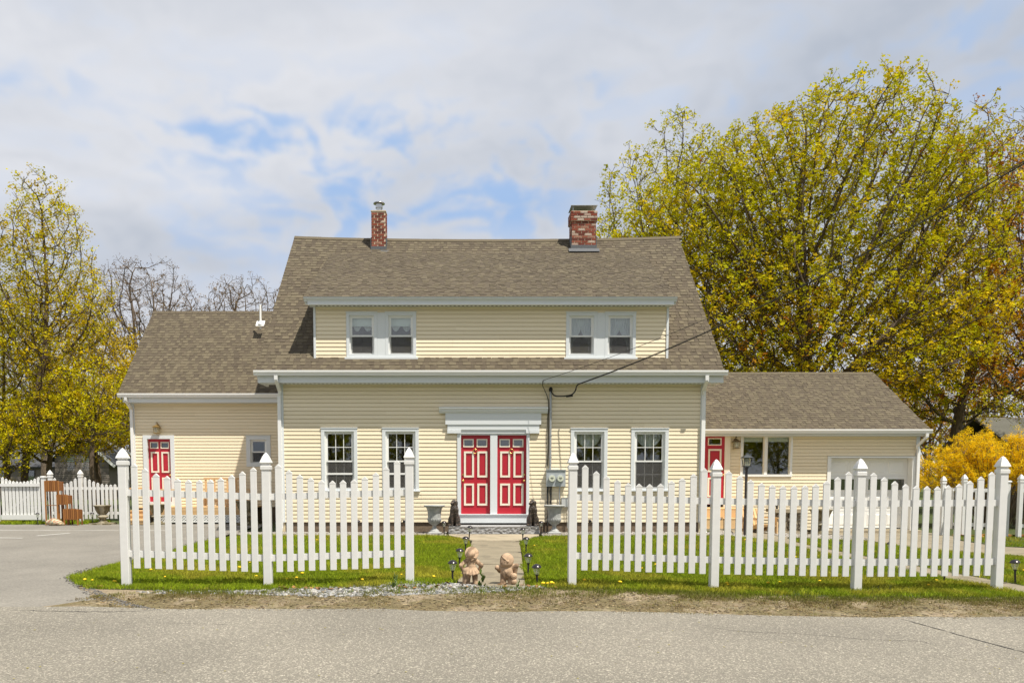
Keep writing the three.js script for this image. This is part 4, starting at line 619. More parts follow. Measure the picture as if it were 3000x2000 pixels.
{
  const d = part(house, 'garage_door', [bx(10.90, 13.36, -0.14, 0.93, -3.99, -3.95), bx(10.90, 13.36, 1.45, 2.0, -3.99, -3.95)], white); room(d, 10.8, 13.42, -0.16, 2.3, -4.0, -8.6); d.userData.label = 'white sectional garage door with a row of dark windows';
  const rows = [[-0.135, 0.385], [0.395, 0.915], [0.925, 1.455], [1.465, 1.995]];
  rows.forEach(([a, b], j) => {
    part(d, 'section', j !== 2 ? bx(10.905, 13.355, a, b, -3.951, -3.935) : (() => { const l = [bx(10.905, 13.355, a, a + 0.11, -3.951, -3.935), bx(10.905, 13.355, b - 0.09, b, -3.951, -3.935)]; for (let i = 0; i <= 4; i++) l.push(bx(i ? 10.985 + (i - 1) * 0.595 + 0.505 : 10.905, i < 4 ? 10.985 + i * 0.595 : 13.355, a + 0.1103, b - 0.0903, -3.951, -3.935)); return join(l); })(), white);
    for (let i = 0; i < 4; i++) {
      const x0 = 10.985 + i * 0.595, x1 = x0 + 0.505, y0 = a + 0.09, y1 = b - 0.09;
      if (j === 2) { part(d, 'pane', bx(x0, x1, y0 + 0.02, y1, -3.945, -3.943), glass); part(d, 'pane_frame', [bx(x0 - 0.025, x1 + 0.025, y1 + 0.0005, y1 + 0.025, -3.936, -3.922), bx(x0 - 0.025, x1 + 0.025, y0 - 0.005, y0 + 0.0195, -3.936, -3.922), bx(x0 - 0.025, x0 - 0.0005, y0 + 0.02, y1, -3.936, -3.922), bx(x1 + 0.0005, x1 + 0.025, y0 + 0.02, y1, -3.936, -3.922)], white); } else part(d, 'panel', squareLathe([[0.5, 0], [0.485, 0.6], [0.45, 0.6], [0.43, 1], [0, 1]]).rotateX(Math.PI / 2).scale(x1 - x0, y1 - y0, 0.014), white, [(x0 + x1) / 2, (y0 + y1) / 2, -3.9355]);
    }
  });
  part(d, 'bottom_seal', bx(10.905, 13.355, -0.175, -0.1365, -3.97, -3.93), rubber);
  part(house, 'garage_surround', [bx(10.79, 10.899, -0.2, 2.005, -3.99, -3.66), bx(13.361, 13.45, -0.2, 2.005, -3.99, -3.66), bx(10.79, 13.45, 2.0055, 2.055, -3.99, -3.65)], white);
  part(house, 'garage_threshold', bx(10.6, 13.7, -0.4, -0.185, -4.0, -3.5), apronMat);
}
part(house, 'corner_board', [bx(13.455, 13.56, -0.17, 2.70, -3.83, -3.666)], trim);
gut(5.99, 13.69, 2.845, -3.23, 'white gutter along the garage wing'); part(house, 'cornice', [bx(5.99, 13.58, 2.66, 2.73, -3.46, -3.36), bx(5.99, 13.56, 2.645, 2.6595, -3.7, -3.465)], trim);
const GAR = { x0: 5.99, x1: 13.68, y: 2.815, z: -3.29, rise: 2.12, run: 3.55 };
const garRoof = roofDeck('brown shingle roof of the garage wing', GAR); shingled(garRoof, { ...GAR, seed: 17 });
part(garRoof, 'ridge_cap', (() => { const l = []; for (let x = GAR.x0; x < GAR.x1 - 0.1; x += 0.2) l.push(bx(x, x + 0.21, -0.008, 0.006, 0, 0.15).rotateX(0.5).translate(0, GAR.y + GAR.rise + 0.012, -6.84), bx(x, x + 0.21, -0.008, 0.006, -0.15, 0).rotateX(-0.5).translate(0, GAR.y + GAR.rise + 0.012, -6.84)); return join(l); })(), shingleMats[1]);
part(house, 'rake_board', bx(13.64, 13.667, -0.22, -0.102, -4.0, -0.02).rotateX(Math.atan2(GAR.rise, GAR.run)).translate(0, GAR.y, GAR.z), trim);
spout([[13.55, 2.73, -3.29], [13.55, 2.62, -3.3], [13.45, 2.35, -3.61], [13.5, 2.25, -3.62], [13.5, -0.2, -3.62]], 'white downspout at the far corner of garage wing');
// ---------------------------------------------------------------- picket fences
const capProfile = [[0, 0.225], [0.022, 0.205], [0.046, 0.165], [0.066, 0.122], [0.077, 0.095], [0.078, 0.088], [0.056, 0.075], [0.054, 0.058], [0.066, 0.048], [0.0715, 0.045], [0.0715, 0.0], [0.06, 0.0]];
const capGeo = squareLathe(capProfile.slice().reverse().map(([a, b]) => [a * 0.89, b])), flatCapGeo = squareLathe([[0.06, 0], [0.072, 0.0], [0.072, 0.03], [0.05, 0.045], [0, 0.05]]);
const pickCache = new Map();
function picketGeo(h) {
  const k = Math.round(h * 100);
  if (!pickCache.has(k)) { const w = 0.084, d = 0.023, t = 0.047; const body = chamfered(w, k / 100 - t, d, 0.004), s = new THREE.Shape([[-w / 2 - 0.002, 0], [w / 2 + 0.002, 0], [w / 2 + 0.002, 0.008], [0.004, t], [-0.004, t], [-w / 2 - 0.002, 0.008]].map((p) => new THREE.Vector2(...p)));
    pickCache.set(k, join([body, new THREE.ExtrudeGeometry(s, { depth: d - 0.008, bevelEnabled: true, bevelThickness: 0.006, bevelSize: 0.003, bevelOffset: -0.003, bevelSegments: 1 }).translate(0, k / 100 - t - 0.001, -d / 2 + 0.004)])); }
  return pickCache.get(k);
}
const postCache = new Map();
const postGeo = (h) => { const k = Math.round(h * 100); if (!postCache.has(k)) postCache.set(k, chamfered(0.108, k / 100, 0.108, 0.006)); return postCache.get(k); };
function fencePost(f, x, z, y0, top, flat) { const h = top - y0 - (flat ? 0.05 : 0.225), p = part(f, 'post', postGeo(h + 0.1), vinyl, [x, y0 - 0.1, z]); part(p, 'post_cap', flat ? flatCapGeo : capGeo, vinyl, [0, Math.round((h + 0.1) * 100) / 100 - 0.001, 0]); return p; }
// panel between two posts: rails, and pickets whose tops dip in a curve
function fencePanel(f, a, b, { n = 12, high = 1.65, low = 1.43, bottom = 0.235, rails = [0.42, 1.235], only = n, rh = 0.085, seed = 1 }) {
  const dx = b[0] - a[0], dz = b[1] - a[1], L = Math.hypot(dx, dz), ang = Math.atan2(-dz, dx), r = rng(seed), end = only < n ? (only + 0.6) / (n + 0.6) : 1, ya = a[2] ?? 0, yb = b[2] ?? 0;
  for (const y of rails) { const g = bx(0.05, L * end - (end < 1 ? 0 : 0.05), -rh / 2, rh / 2, -0.022, 0.022); const o = part(f, 'rail', g, vinyl, [a[0], y + ya, a[1]]); o.rotation.set(0, ang, Math.atan2(yb - ya, L), 'YZX'); }
  const pitch = (L - 0.12) / (n + 0.42);
  for (let i = 0; i < only; i++) {
    const t = (0.06 + pitch * (i + 0.71)) / L, s = (2 * (i + 0.5) / n - 1), top = low + (high - low) * s * s * 1.12, y = lerp(ya, yb, t), nx = -Math.sin(-ang) * 0, off = 0.035;
    part(f, 'picket', picketGeo(top - bottom + 0.004 * (r() - 0.5)), vinyl, [a[0] + dx * t + Math.sin(ang) * off, bottom + y + 0.006 * (r() - 0.5), a[1] + dz * t + Math.cos(ang) * off], [0, ang, 0.006 * (r() - 0.5)]);
  }
}
const fenceA = thing('picket_fence', 'white scalloped picket fence with three posts beside the driveway lawn', 'picket fence');
{
  const P = [[-4.62, 9.9, 0.0, 1.85], [-2.715, 9.92, -0.02, 1.79], [-0.825, 9.84, 0.06, 1.865]];
  for (const [x, z, y, t] of P) fencePost(fenceA, x, z, y, t);
  fencePanel(fenceA, [-4.62, 9.9, 0.03], [-2.715, 9.92, -0.03], { seed: 3, high: 1.64 }); fencePanel(fenceA, [-2.715, 9.92, -0.03], [-0.825, 9.84, 0.03], { seed: 4, high: 1.68, low: 1.42 });
}
const fenceB = thing('picket_fence', 'white scalloped picket fence with four posts in front of garage wing', 'picket fence');
{
  const P = [[1.355, 9.88, 0.02, 1.79], [3.24, 9.95, -0.03, 1.70], [5.12, 10.0, -0.06, 1.715], [7.01, 9.97, -0.05, 1.74]];
  for (const [x, z, y, t] of P) fencePost(fenceB, x, z, y, t);
  for (let i = 0; i < 3; i++) fencePanel(fenceB, [P[i][0], P[i][1], P[i][2] - 0.02], [P[i + 1][0], P[i + 1][1], P[i + 1][2] - 0.02], { seed: 6 + i, high: i ? 1.62 : 1.65, low: i ? 1.42 : 1.40, rails: [0.42, 1.20] });
}
// fences behind: along the driveway with its gate, and beyond the garage
{
  const f = thing('picket_fence', 'white picket fence behind the brown tiered planter', 'picket fence');
  fencePost(f, -12.93, -4.0, 0, 1.64); fencePost(f, -12.01, -4.02, 0, 1.65);
  fencePanel(f, [-12.93, -4.0], [-12.01, -4.02], { n: 6, high: 1.44, low: 1.24, bottom: 0.15, rails: [0.32, 1.08], seed: 11 }); fencePanel(f, [-12.01, -4.02], [-10.15, -4.05], { n: 13, only: 8, high: 1.44, low: 1.20, bottom: 0.15, rails: [0.32, 1.08], seed: 12 });
  const g = thing('picket_gate', 'white picket gate with crossed braces on the driveway', 'gate');
  fencePost(g, -13.12, -3.96, 0, 1.46, true); fencePost(g, -14.52, -3.9, 0, 1.46, true);
  const a = -14.42, b = -13.22, z = -3.95;
  part(g, 'top_rail', bx(a, b, 1.14, 1.23, z + 0.02, z + 0.06), vinyl); part(g, 'bottom_rail', bx(a, b, 0.12, 0.27, z + 0.02, z + 0.06), vinyl);
  part(g, 'brace', bar([a + 0.03, 0.3, z - 0.035], [b - 0.03, 1.1, z - 0.035], 0.07, 0.03), vinyl); part(g, 'brace', bar([a + 0.03, 1.1, z - 0.068], [b - 0.03, 0.3, z - 0.068], 0.07, 0.03), vinyl);
  for (let i = 0; i < 11; i++) { const s = (i - 5) / 5, top = 1.29 + 0.14 * s * s; part(g, 'picket', picketGeo(top - 0.15), vinyl, [lerp(a + 0.05, b - 0.05, i / 10), 0.15, z]); }
  fencePanel(g, [-16.4, -3.85], [-14.52, -3.9], { n: 12, high: 1.44, low: 1.24, bottom: 0.15, rails: [0.32, 1.08], seed: 13 });
  const h = thing('picket_fence', 'white picket fence in front of the yellow bush', 'picket fence'), y = -0.26;
  fencePost(h, 13.78, -2.75, y, y + 1.72); fencePost(h, 14.05, -2.2, y, y + 1.77); fencePost(h, 15.28, -1.65, y, y + 1.77); fencePost(h, 15.06, -1.86, y, y + 1.60, true);
  fencePanel(h, [13.78, -2.75, y], [14.05, -2.2, y], { n: 3, high: 1.44, low: 1.34, bottom: 0.2, rails: [0.34, 1.34], seed: 14 }); fencePanel(h, [14.05, -2.2, y], [15.06, -1.86, y], { n: 6, high: 1.46, low: 1.33, bottom: 0.2, rails: [0.34, 1.32], seed: 15, rh: 0.1 }); fencePanel(h, [15.28, -1.65, y], [17.1, -1.1, y], { n: 11, high: 1.46, low: 1.25, bottom: 0.2, rails: [0.34, 1.32], seed: 16, rh: 0.1 });
}

// ---------------------------------------------------------------- granite step
{
  const g = new THREE.BoxGeometry(2.24, 0.19, 0.8, 150, 14, 30), p = g.attributes.position;
  for (let i = 0; i < p.count; i++) { const x = p.getX(i), y = p.getY(i), z = p.getZ(i), front = z > 0.39, side = Math.abs(x) > 1.119; const n = fbm(x * 17 + 40, y * 26 + z * 17 + 7, 3, 4) - 0.5; if (y < 0.094) { if (front) p.setZ(i, z + 0.055 * n - 0.012); else if (side) p.setX(i, x + Math.sign(x) * 0.06 * n); } }
  g.computeVertexNormals(); const uv = g.attributes.uv; for (let i = 0; i < p.count; i++) uv.setXY(i, p.getX(i), p.getY(i) + p.getZ(i));
  const s = thing('granite_step', 'grey granite step with rough split face under the red doors', 'step', [0.57, 0, 0]);
  part(s, 'block', g, graniteMat, [0, 0.115, 0.45]); part(s, 'sawn_top', bx(-1.116, 1.116, 0.2105, 0.216, 0.055, 0.846), graniteMat);
}
// ---------------------------------------------------------------- urns by the step
function urn(scaleY = 1) {
  const prof = [[0.02, 0.735], [0.17, 0.72], [0.2, 0.70], [0.235, 0.72], [0.262, 0.722], [0.268, 0.705], [0.255, 0.692], [0.225, 0.68], [0.195, 0.64], [0.175, 0.58], [0.166, 0.50], [0.163, 0.42], [0.168, 0.40], [0.165, 0.39], [0.172, 0.37], [0.160, 0.32], [0.125, 0.265], [0.085, 0.235], [0.06, 0.222], [0.062, 0.205], [0.05, 0.195], [0.052, 0.165], [0.07, 0.12], [0.105, 0.09], [0.12, 0.075], [0.12, 0.06]];
  const g = new THREE.LatheGeometry(prof.map(([r, y]) => new THREE.Vector2(r, y)).reverse(), 72), p = g.attributes.position;
  for (let i = 0; i < p.count; i++) { const y = p.getY(i), w = ss(0.23, 0.27, y) * ss(0.40, 0.37, y); if (w > 0) { const x = p.getX(i), z = p.getZ(i), a = Math.atan2(z, x), k = 1 + w * 0.09 * (Math.abs(Math.cos(a * 9)) - 0.45); p.setX(i, x * k); p.setZ(i, z * k); } }
  g.computeVertexNormals(); return g;
}
const urnGeo = urn();
function makeUrn(label, pos, turn) {
  const u = thing('urn', label, 'urn', pos, turn, 'urns flanking the front step');
  part(u, 'bowl', urnGeo, urnMat); part(u, 'plinth', [squareLathe([[0.165, 0], [0.165, 0.035], [0.13, 0.05], [0.115, 0.06], [0, 0.062]])], urnMat); part(u, 'potting_soil', cyl(0.18, 0.18, 0.01, 0, 0.66, 0), std(RGB(0.03, 0.022, 0.015), 1)); return u;
}
makeUrn('grey fluted urn beside the step below the dark six-pane window', [-0.92, 0.02, 0.55], 0.1); makeUrn('grey fluted urn standing below the electric meters', [2.09, 0.02, 0.55], -0.05);
// ---------------------------------------------------------------- dog statues
function dogField(turn) {
  return (x, y, z) => {
    const X = Math.abs(x); let d = cap(x, y, z, [0, 0.17, -0.07], [0, 0.43, 0.03], 0.125, 0.098);
    d = smin(d, ell(x, y, z, [0, 0.14, -0.11], [0.135, 0.145, 0.14]), 0.05);
    d = smin(d, ell(X, y, z, [0.10, 0.13, -0.03], [0.058, 0.115, 0.12]), 0.025);
    d = smin(d, cap(X, y, z, [0.062, 0.40, 0.07], [0.058, 0.05, 0.10], 0.047, 0.032), 0.025);
    d = smin(d, ell(X, y, z, [0.058, 0.026, 0.128], [0.036, 0.026, 0.052]), 0.015);
    d = smin(d, ell(X, y, z, [0.122, 0.03, 0.07], [0.038, 0.03, 0.075]), 0.015);
    d = smin(d, cap(x, y, z, [0, 0.43, 0.03], [0.0, 0.55, 0.045], 0.088, 0.066), 0.03);
    const c = Math.cos(turn), s = Math.sin(turn), hx = x * c - (z - 0.045) * s, hz = x * s + (z - 0.045) * c, HX = Math.abs(hx);
    let h = ell(hx, y, hz, [0, 0.60, 0.012], [0.068, 0.066, 0.078]);
    h = smin(h, cap(hx, y, hz, [0, 0.582, 0.06], [0, 0.566, 0.135], 0.042, 0.031), 0.022);
    h = smin(h, ell(hx, y, hz, [0, 0.585, 0.152], [0.017, 0.012, 0.014]), 0.008);
    h = smin(h, ell(HX, y, hz, [0.074, 0.572, -0.005], [0.017, 0.062, 0.036]), 0.014);
    h = Math.max(h, -ell(HX, y, hz, [0.034, 0.612, 0.076], [0.011, 0.010, 0.014]));
    d = smin(d, h, 0.02);
    d = smin(d, cap(x, y, z, [0.06, 0.03, -0.22], [0.16, 0.025, -0.16], 0.03, 0.018), 0.03);
    const collar = Math.abs(y - 0.495 + (z - 0.04) * 0.25) - 0.011; if (collar < 0.02 && z > -0.1) d = smin(d, Math.max(Math.hypot(x, z - 0.035) - 0.088, collar), 0.008);
    return d - 0.002 * (fbm(x * 60 + 9, y * 30 + z * 40 + 9, 3, 2) - 0.5);
  };
}
for (const [x, t, label, tw] of [[-0.42, -0.55, 'dark bronze dog statue sitting on step beside the left urn', 0.05], [1.545, -0.6, 'dark bronze dog statue sitting on step below the meters', -0.05]]) {
  const o = one('dog_statue', label, 'dog statue', meshField(dogField(t), [-0.21, -0.01, -0.28], [0.21, 0.69, 0.24], 0.0085), dogMat, [x, 0.216, 0.60], tw, 'bronze dog statues on the step');
}
// ---------------------------------------------------------------- child statues, seen from behind
const girlField = (x, y, z) => {
  const a = Math.atan2(z, x), pleat = 0.010 * Math.cos(a * 14);
  let d = cap(x, y, z, [0, 0.25, 0], [0, 0.34, 0], 0.056, 0.054);
  const skR = lerp(0.13, 0.062, clamp((y - 0.165) / 0.09)) + pleat * ss(0.26, 0.18, y); d = smin(d, Math.max(Math.hypot(x - 0.008, z * 1.15) - skR, 0.160 + 0.012 * Math.sin(a * 3) - y, y - 0.27), 0.018);
  d = smin(d, cap(x, y, z, [-0.055, 0.2, 0.01], [-0.068, 0.03, 0.015], 0.062, 0.05), 0.012); d = smin(d, cap(x, y, z, [0.05, 0.2, -0.01], [0.058, 0.03, -0.01], 0.042, 0.036), 0.012);
  d = smin(d, ell(x, y, z, [-0.07, 0.02, -0.01], [0.042, 0.024, 0.065]), 0.012); d = smin(d, ell(x, y, z, [0.06, 0.02, -0.03], [0.036, 0.022, 0.06]), 0.012);
  for (const s of [-1, 1]) { d = smin(d, cap(x, y, z, [s * 0.058, 0.345, 0], [s * 0.138, 0.275, 0.018], 0.030, 0.029), 0.018); d = smin(d, cap(x, y, z, [s * 0.138, 0.275, 0.018], [s * 0.108, 0.195, -0.02], 0.028, 0.020), 0.008); d = smin(d, ell(x, y, z, [s * 0.105, 0.185, -0.025], [0.02, 0.026, 0.022]), 0.008); }
  d = smin(d, ell(x, y, z, [0, 0.415, -0.03], [0.062, 0.066, 0.062]), 0.02);
  const t = 0.55, yy = y - 0.436, zz = z - 0.015, hy = yy * Math.cos(t) + zz * -Math.sin(t), hz = yy * Math.sin(t) + zz * Math.cos(t);
  d = smin(d, ell(x - 0.005, hy, hz, [0, 0, 0], [0.096 + 0.004 * Math.cos(a * 5), 0.106, 0.024]), 0.006); d = smin(d, ell(x - 0.005, hy, hz, [-0.012, -0.018, 0.03], [0.058, 0.062, 0.05]), 0.010);
  d = smin(d, cap(x, hy, hz, [-0.07, -0.05, 0.022], [0.055, -0.078, 0.022], 0.008, 0.008), 0.006);
  return d + 0.003 * (fbm(x * 40 + 9, y * 40 + z * 30 + 9, 4, 3) - 0.5);
};
const boyField = (x, y, z) => {
  let d = ell(x, y, z, [-0.005, 0.185, 0], [0.088, 0.098, 0.072]); d = smin(d, cap(x, y, z, [0, 0.20, 0], [0.0, 0.265, 0], 0.072, 0.06), 0.02);
  for (const s of [-1, 1]) { d = smin(d, cap(x, y, z, [s * 0.045, 0.13, 0], [s * 0.052, 0.03, 0.01], 0.045, 0.04), 0.014); d = smin(d, ell(x, y, z, [s * 0.055, 0.02, -0.02], [0.04, 0.024, 0.062]), 0.012); }
  d = smin(d, cap(x, y, z, [-0.062, 0.245, 0], [-0.130, 0.245, 0.01], 0.036, 0.034), 0.014); d = smin(d, cap(x, y, z, [-0.130, 0.245, 0.01], [-0.10, 0.185, -0.05], 0.03, 0.022), 0.008);
  d = smin(d, cap(x, y, z, [0.062, 0.25, 0], [0.125, 0.272, 0.01], 0.038, 0.034), 0.014); d = smin(d, cap(x, y, z, [0.125, 0.272, 0.01], [0.112, 0.165, -0.01], 0.032, 0.024), 0.008);
  let h = ell(x, y, z, [0.0, 0.35, 0], [0.093, 0.093, 0.09]); h = smin(h, ell(x, y, z, [-0.01, 0.305, 0.02], [0.085, 0.06, 0.075]), 0.02);
  const band = Math.abs((y - 0.345) + (x - 0.0) * 0.85) - 0.006; h = Math.min(h, Math.max(Math.hypot(x, y - 0.35, z) - 0.0985, band)); const band2 = Math.abs((y - 0.337) + (x + 0.03) * -0.2) - 0.005; if (x < 0.03) h = Math.min(h, Math.max(Math.hypot(x, y - 0.35, z) - 0.097, band2)); h = smin(h, ell(x, y, z, [0.012, 0.338, 0.093], [0.016, 0.016, 0.012]), 0.006);
  d = smin(d, h, 0.012);
  const r1 = Math.hypot(x - 0.092, y - 0.135), toy = ell(x, y, z, [0.092, 0.135, 0.05], [0.044, 0.044, 0.032]) + 0.003 * Math.cos(r1 * 330); d = smin(d, toy, 0.006); d = smin(d, ell(x, y, z, [0.096, 0.062, 0.05], [0.04, 0.036, 0.034]), 0.006);
  const strap = Math.abs(Math.abs(x) * 0.8 - (y - 0.17) * 0.42) - 0.006; if (z > 0.02 && y < 0.25 && y > 0.17) d -= 0.003 * ss(0.004, -0.002, strap);
  return d + 0.003 * (fbm(x * 40 + 19, y * 40 + z * 30 + 9, 5, 3) - 0.5);
};
one('girl_statue', 'terracotta statue of a child in a wide sun hat and pleated skirt, hands on hips', 'statue', meshField(girlField, [-0.17, -0.01, -0.12], [0.17, 0.56, 0.13], 0.0065), clayMat, [0.0, 0.005, 9.80], 0.08);
one('boy_statue', 'terracotta statue of a child in a round cap holding a small toy', 'statue', meshField(boyField, [-0.19, -0.01, -0.13], [0.19, 0.46, 0.13], 0.0065), clayMat, [0.485, 0.005, 9.82], -0.05);
// a leafy weed between the statues
{
  const w = thing('weed', 'small leafy weed growing in the gravel between the statues', 'weed', [0.14, 0.01, 9.98]), r = rng(8), l = [], lm = new THREE.MeshPhysicalMaterial({ color: RGB(0.10, 0.16, 0.02), roughness: 0.7, transmission: 0.25, side: THREE.DoubleSide });
  for (let i = 0; i < 16; i++) { const g = new THREE.PlaneGeometry(0.035, 0.085, 2, 3), p = g.attributes.position; for (let k = 0; k < p.count; k++) { const y = p.getY(k) + 0.0425; p.setXYZ(k, p.getX(k) * Math.sin(Math.PI * clamp(y / 0.085 * 0.9 + 0.08)), y, -y * y * 4); } const a = r() * 6.28, h = r() < 0.5 ? 0 : 0.05 + 0.12 * r(); l.push(g.rotateX(0.5 + 0.6 * r()).rotateY(a).translate(0.02 * Math.cos(a), h, 0.02 * Math.sin(a))); }
  for (const g of l) { g.computeVertexNormals(); part(w, 'leaf', g, lm); } part(w, 'stem', tube([[0, 0, 0], [0.005, 0.1, 0.005], [0.02, 0.19, 0]], 0.004, 8, 5), lm);
  copyOf(w, 'small leafy weed in the gravel beside the third fence post', [-1.0, 0.02, 10.15], 2); copyOf(w, 'small weed in the gravel beside the boy statue and path light', [0.62, 0.0, 10.2], 4).scale.setScalar(0.55);
}
// ---------------------------------------------------------------- path lights
const lightGlass = new THREE.MeshPhysicalMaterial({ color: RGB(0.90, 0.92, 0.86), roughness: 0.12, transmission: 0.85, thickness: 0, ior: 1.45 });
const capMetal = std(RGB(0.06, 0.055, 0.058), 0.26, { metalness: 0.75 });
const plGeo = { cap: lathe([[0, 0.352], [0.02, 0.35], [0.045, 0.338], [0.058, 0.322], [0.067, 0.309], [0.067, 0.303], [0.05, 0.304], [0, 0.306]], 20), jar: (() => { const g = lathe([[0.05, 0.303], [0.046, 0.28], [0.037, 0.245], [0.026, 0.215], [0.022, 0.205]], 32), p = g.attributes.position; for (let i = 0; i < p.count; i++) { const x = p.getX(i), z = p.getZ(i), k = 1 + 0.045 * Math.cos(Math.atan2(z, x) * 10); p.setX(i, x * k); p.setZ(i, z * k); } g.computeVertexNormals(); return g; })(), bulb: cyl(0.009, 0.009, 0.06, 0, 0.225, 0, 8), stake: join([cyl(0.018, 0.024, 0.022, 0, 0.186, 0, 12), cyl(0.011, 0.0135, 0.36, 0, -0.17, 0, 10)]) };
plGeo.cap = join([plGeo.cap]); 
function pathLight(label, x, z, h = 0.34, lean = [0, 0], group) {
  const o = thing('path_light', label, 'path light', [x, ground(x, z) + h - 0.352, z], (x * 7 + z) % 3, group);
  part(o, 'solar_cap', plGeo.cap, capMetal); part(o, 'glass_jar', plGeo.jar, lightGlass); part(o, 'bulb', plGeo.bulb, white); part(o, 'stake', plGeo.stake, black); o.rotation.x = lean[0]; o.rotation.z = lean[1]; return o;
}
const PG = 'solar path lights along the front walk';
[['solar path light beside the girl statue', -0.254, 9.7, 0.32, [0, 0.02]], ['solar path light, second from the statues on the girl side of walk', -0.185, 8.0, 0.345, [0, -0.03]], ['solar path light, third from the statues on the girl side of walk', -0.105, 5.35, 0.33, [0, 0.02]], ['leaning solar path light, fourth from the statues on the girl side', -0.05, 2.75, 0.37, [0, 0.12]], ['solar path light between the left urn and granite step', -0.66, 1.0, 0.37, [0, 0.03]],
  ['leaning solar path light beside the boy statue', 0.90, 9.78, 0.30, [0, 0.09]], ['solar path light, second from the statues on the boy side of walk', 0.85, 8.75, 0.34, [0, 0]], ['solar path light, third from the statues on the boy side of walk', 1.04, 5.5, 0.33, [0, -0.02]], ['solar path light, fourth from the statues on the boy side of walk', 1.15, 2.9, 0.33, [0, -0.02]], ['solar path light between granite step and the urn below the meters', 1.73, 0.95, 0.37, [0, 0.02]]].forEach(([l, x, z, h, e]) => pathLight(l, x, z, h, e, PG));
[['solar path light on the lawn beside the end fence post', 7.72, 9.3, 0.36, [0, 0.1]], ['solar path light behind the end panel of garage-side fence', 6.80, 9.15, 0.34, [0, 0]], ['solar path light at the lawn edge halfway along the side path', 7.62, 6.1, 0.33, [0, 0]], ['solar path light behind the third fence post on side path', 6.60, 6.2, 0.34, [0, 0]], ['solar path light on gravel in front of the garage wing', 9.9, -0.3, 0.3, [0.2, 0.3]]].forEach(([l, x, z, h, e]) => pathLight(l, x, z, h, e, 'solar lights along the side path'));
[['solar light leaning beside the gate on the driveway', -12.95, -3.25, 0.37, [0, 0.12]], ['solar light upright beside the lowest planter box', -11.42, -3.45, 0.37, [0, 0]]].forEach(([l, x, z, h, e]) => pathLight(l, x, z, h, e, 'solar lights on the driveway edge'));
// hooked stake lights in the foundation gravel
{
  const g = tube([[0, -0.1, 0], [0, 0.3, 0], [0.01, 0.36, 0.01], [0.05, 0.385, 0.03], [0.075, 0.36, 0.045]], 0.008, 20, 6), s = lathe([[0.012, 0.03], [0.03, 0.02], [0.045, -0.02], [0.04, -0.025], [0, 0]], 14);
  const spots = [[-4.0, 0.75], [-2.85, 0.72], [-1.75, 0.7], [2.9, 0.72], [3.95, 0.75], [5.3, 0.72], [6.9, -1.2]], where = ['beside the driveway downspout', 'below the window with the storm rail near driveway', 'below the window beside the left urn', 'below the lace window by the meters', 'between the two lace windows', 'near the corner by the garage wing', 'in front of the side deck'];
  spots.forEach(([x, z], i) => { const o = thing('spot_light', 'small black stake light in gravel ' + where[i], 'stake light', [x, ground(x, z), z], i * 0.7 - 1, 'stake lights along the foundation'); part(o, 'stake', g, black); part(o, 'shade', s, capMetal, [0.075, 0.35, 0.045], [0.3, 0, 0.3]); part(o, 'lens', new THREE.SphereGeometry(0.03, 10, 6, 0, 6.283, 1.57, 1.57), lightGlass, [0.08, 0.335, 0.05]); });
}
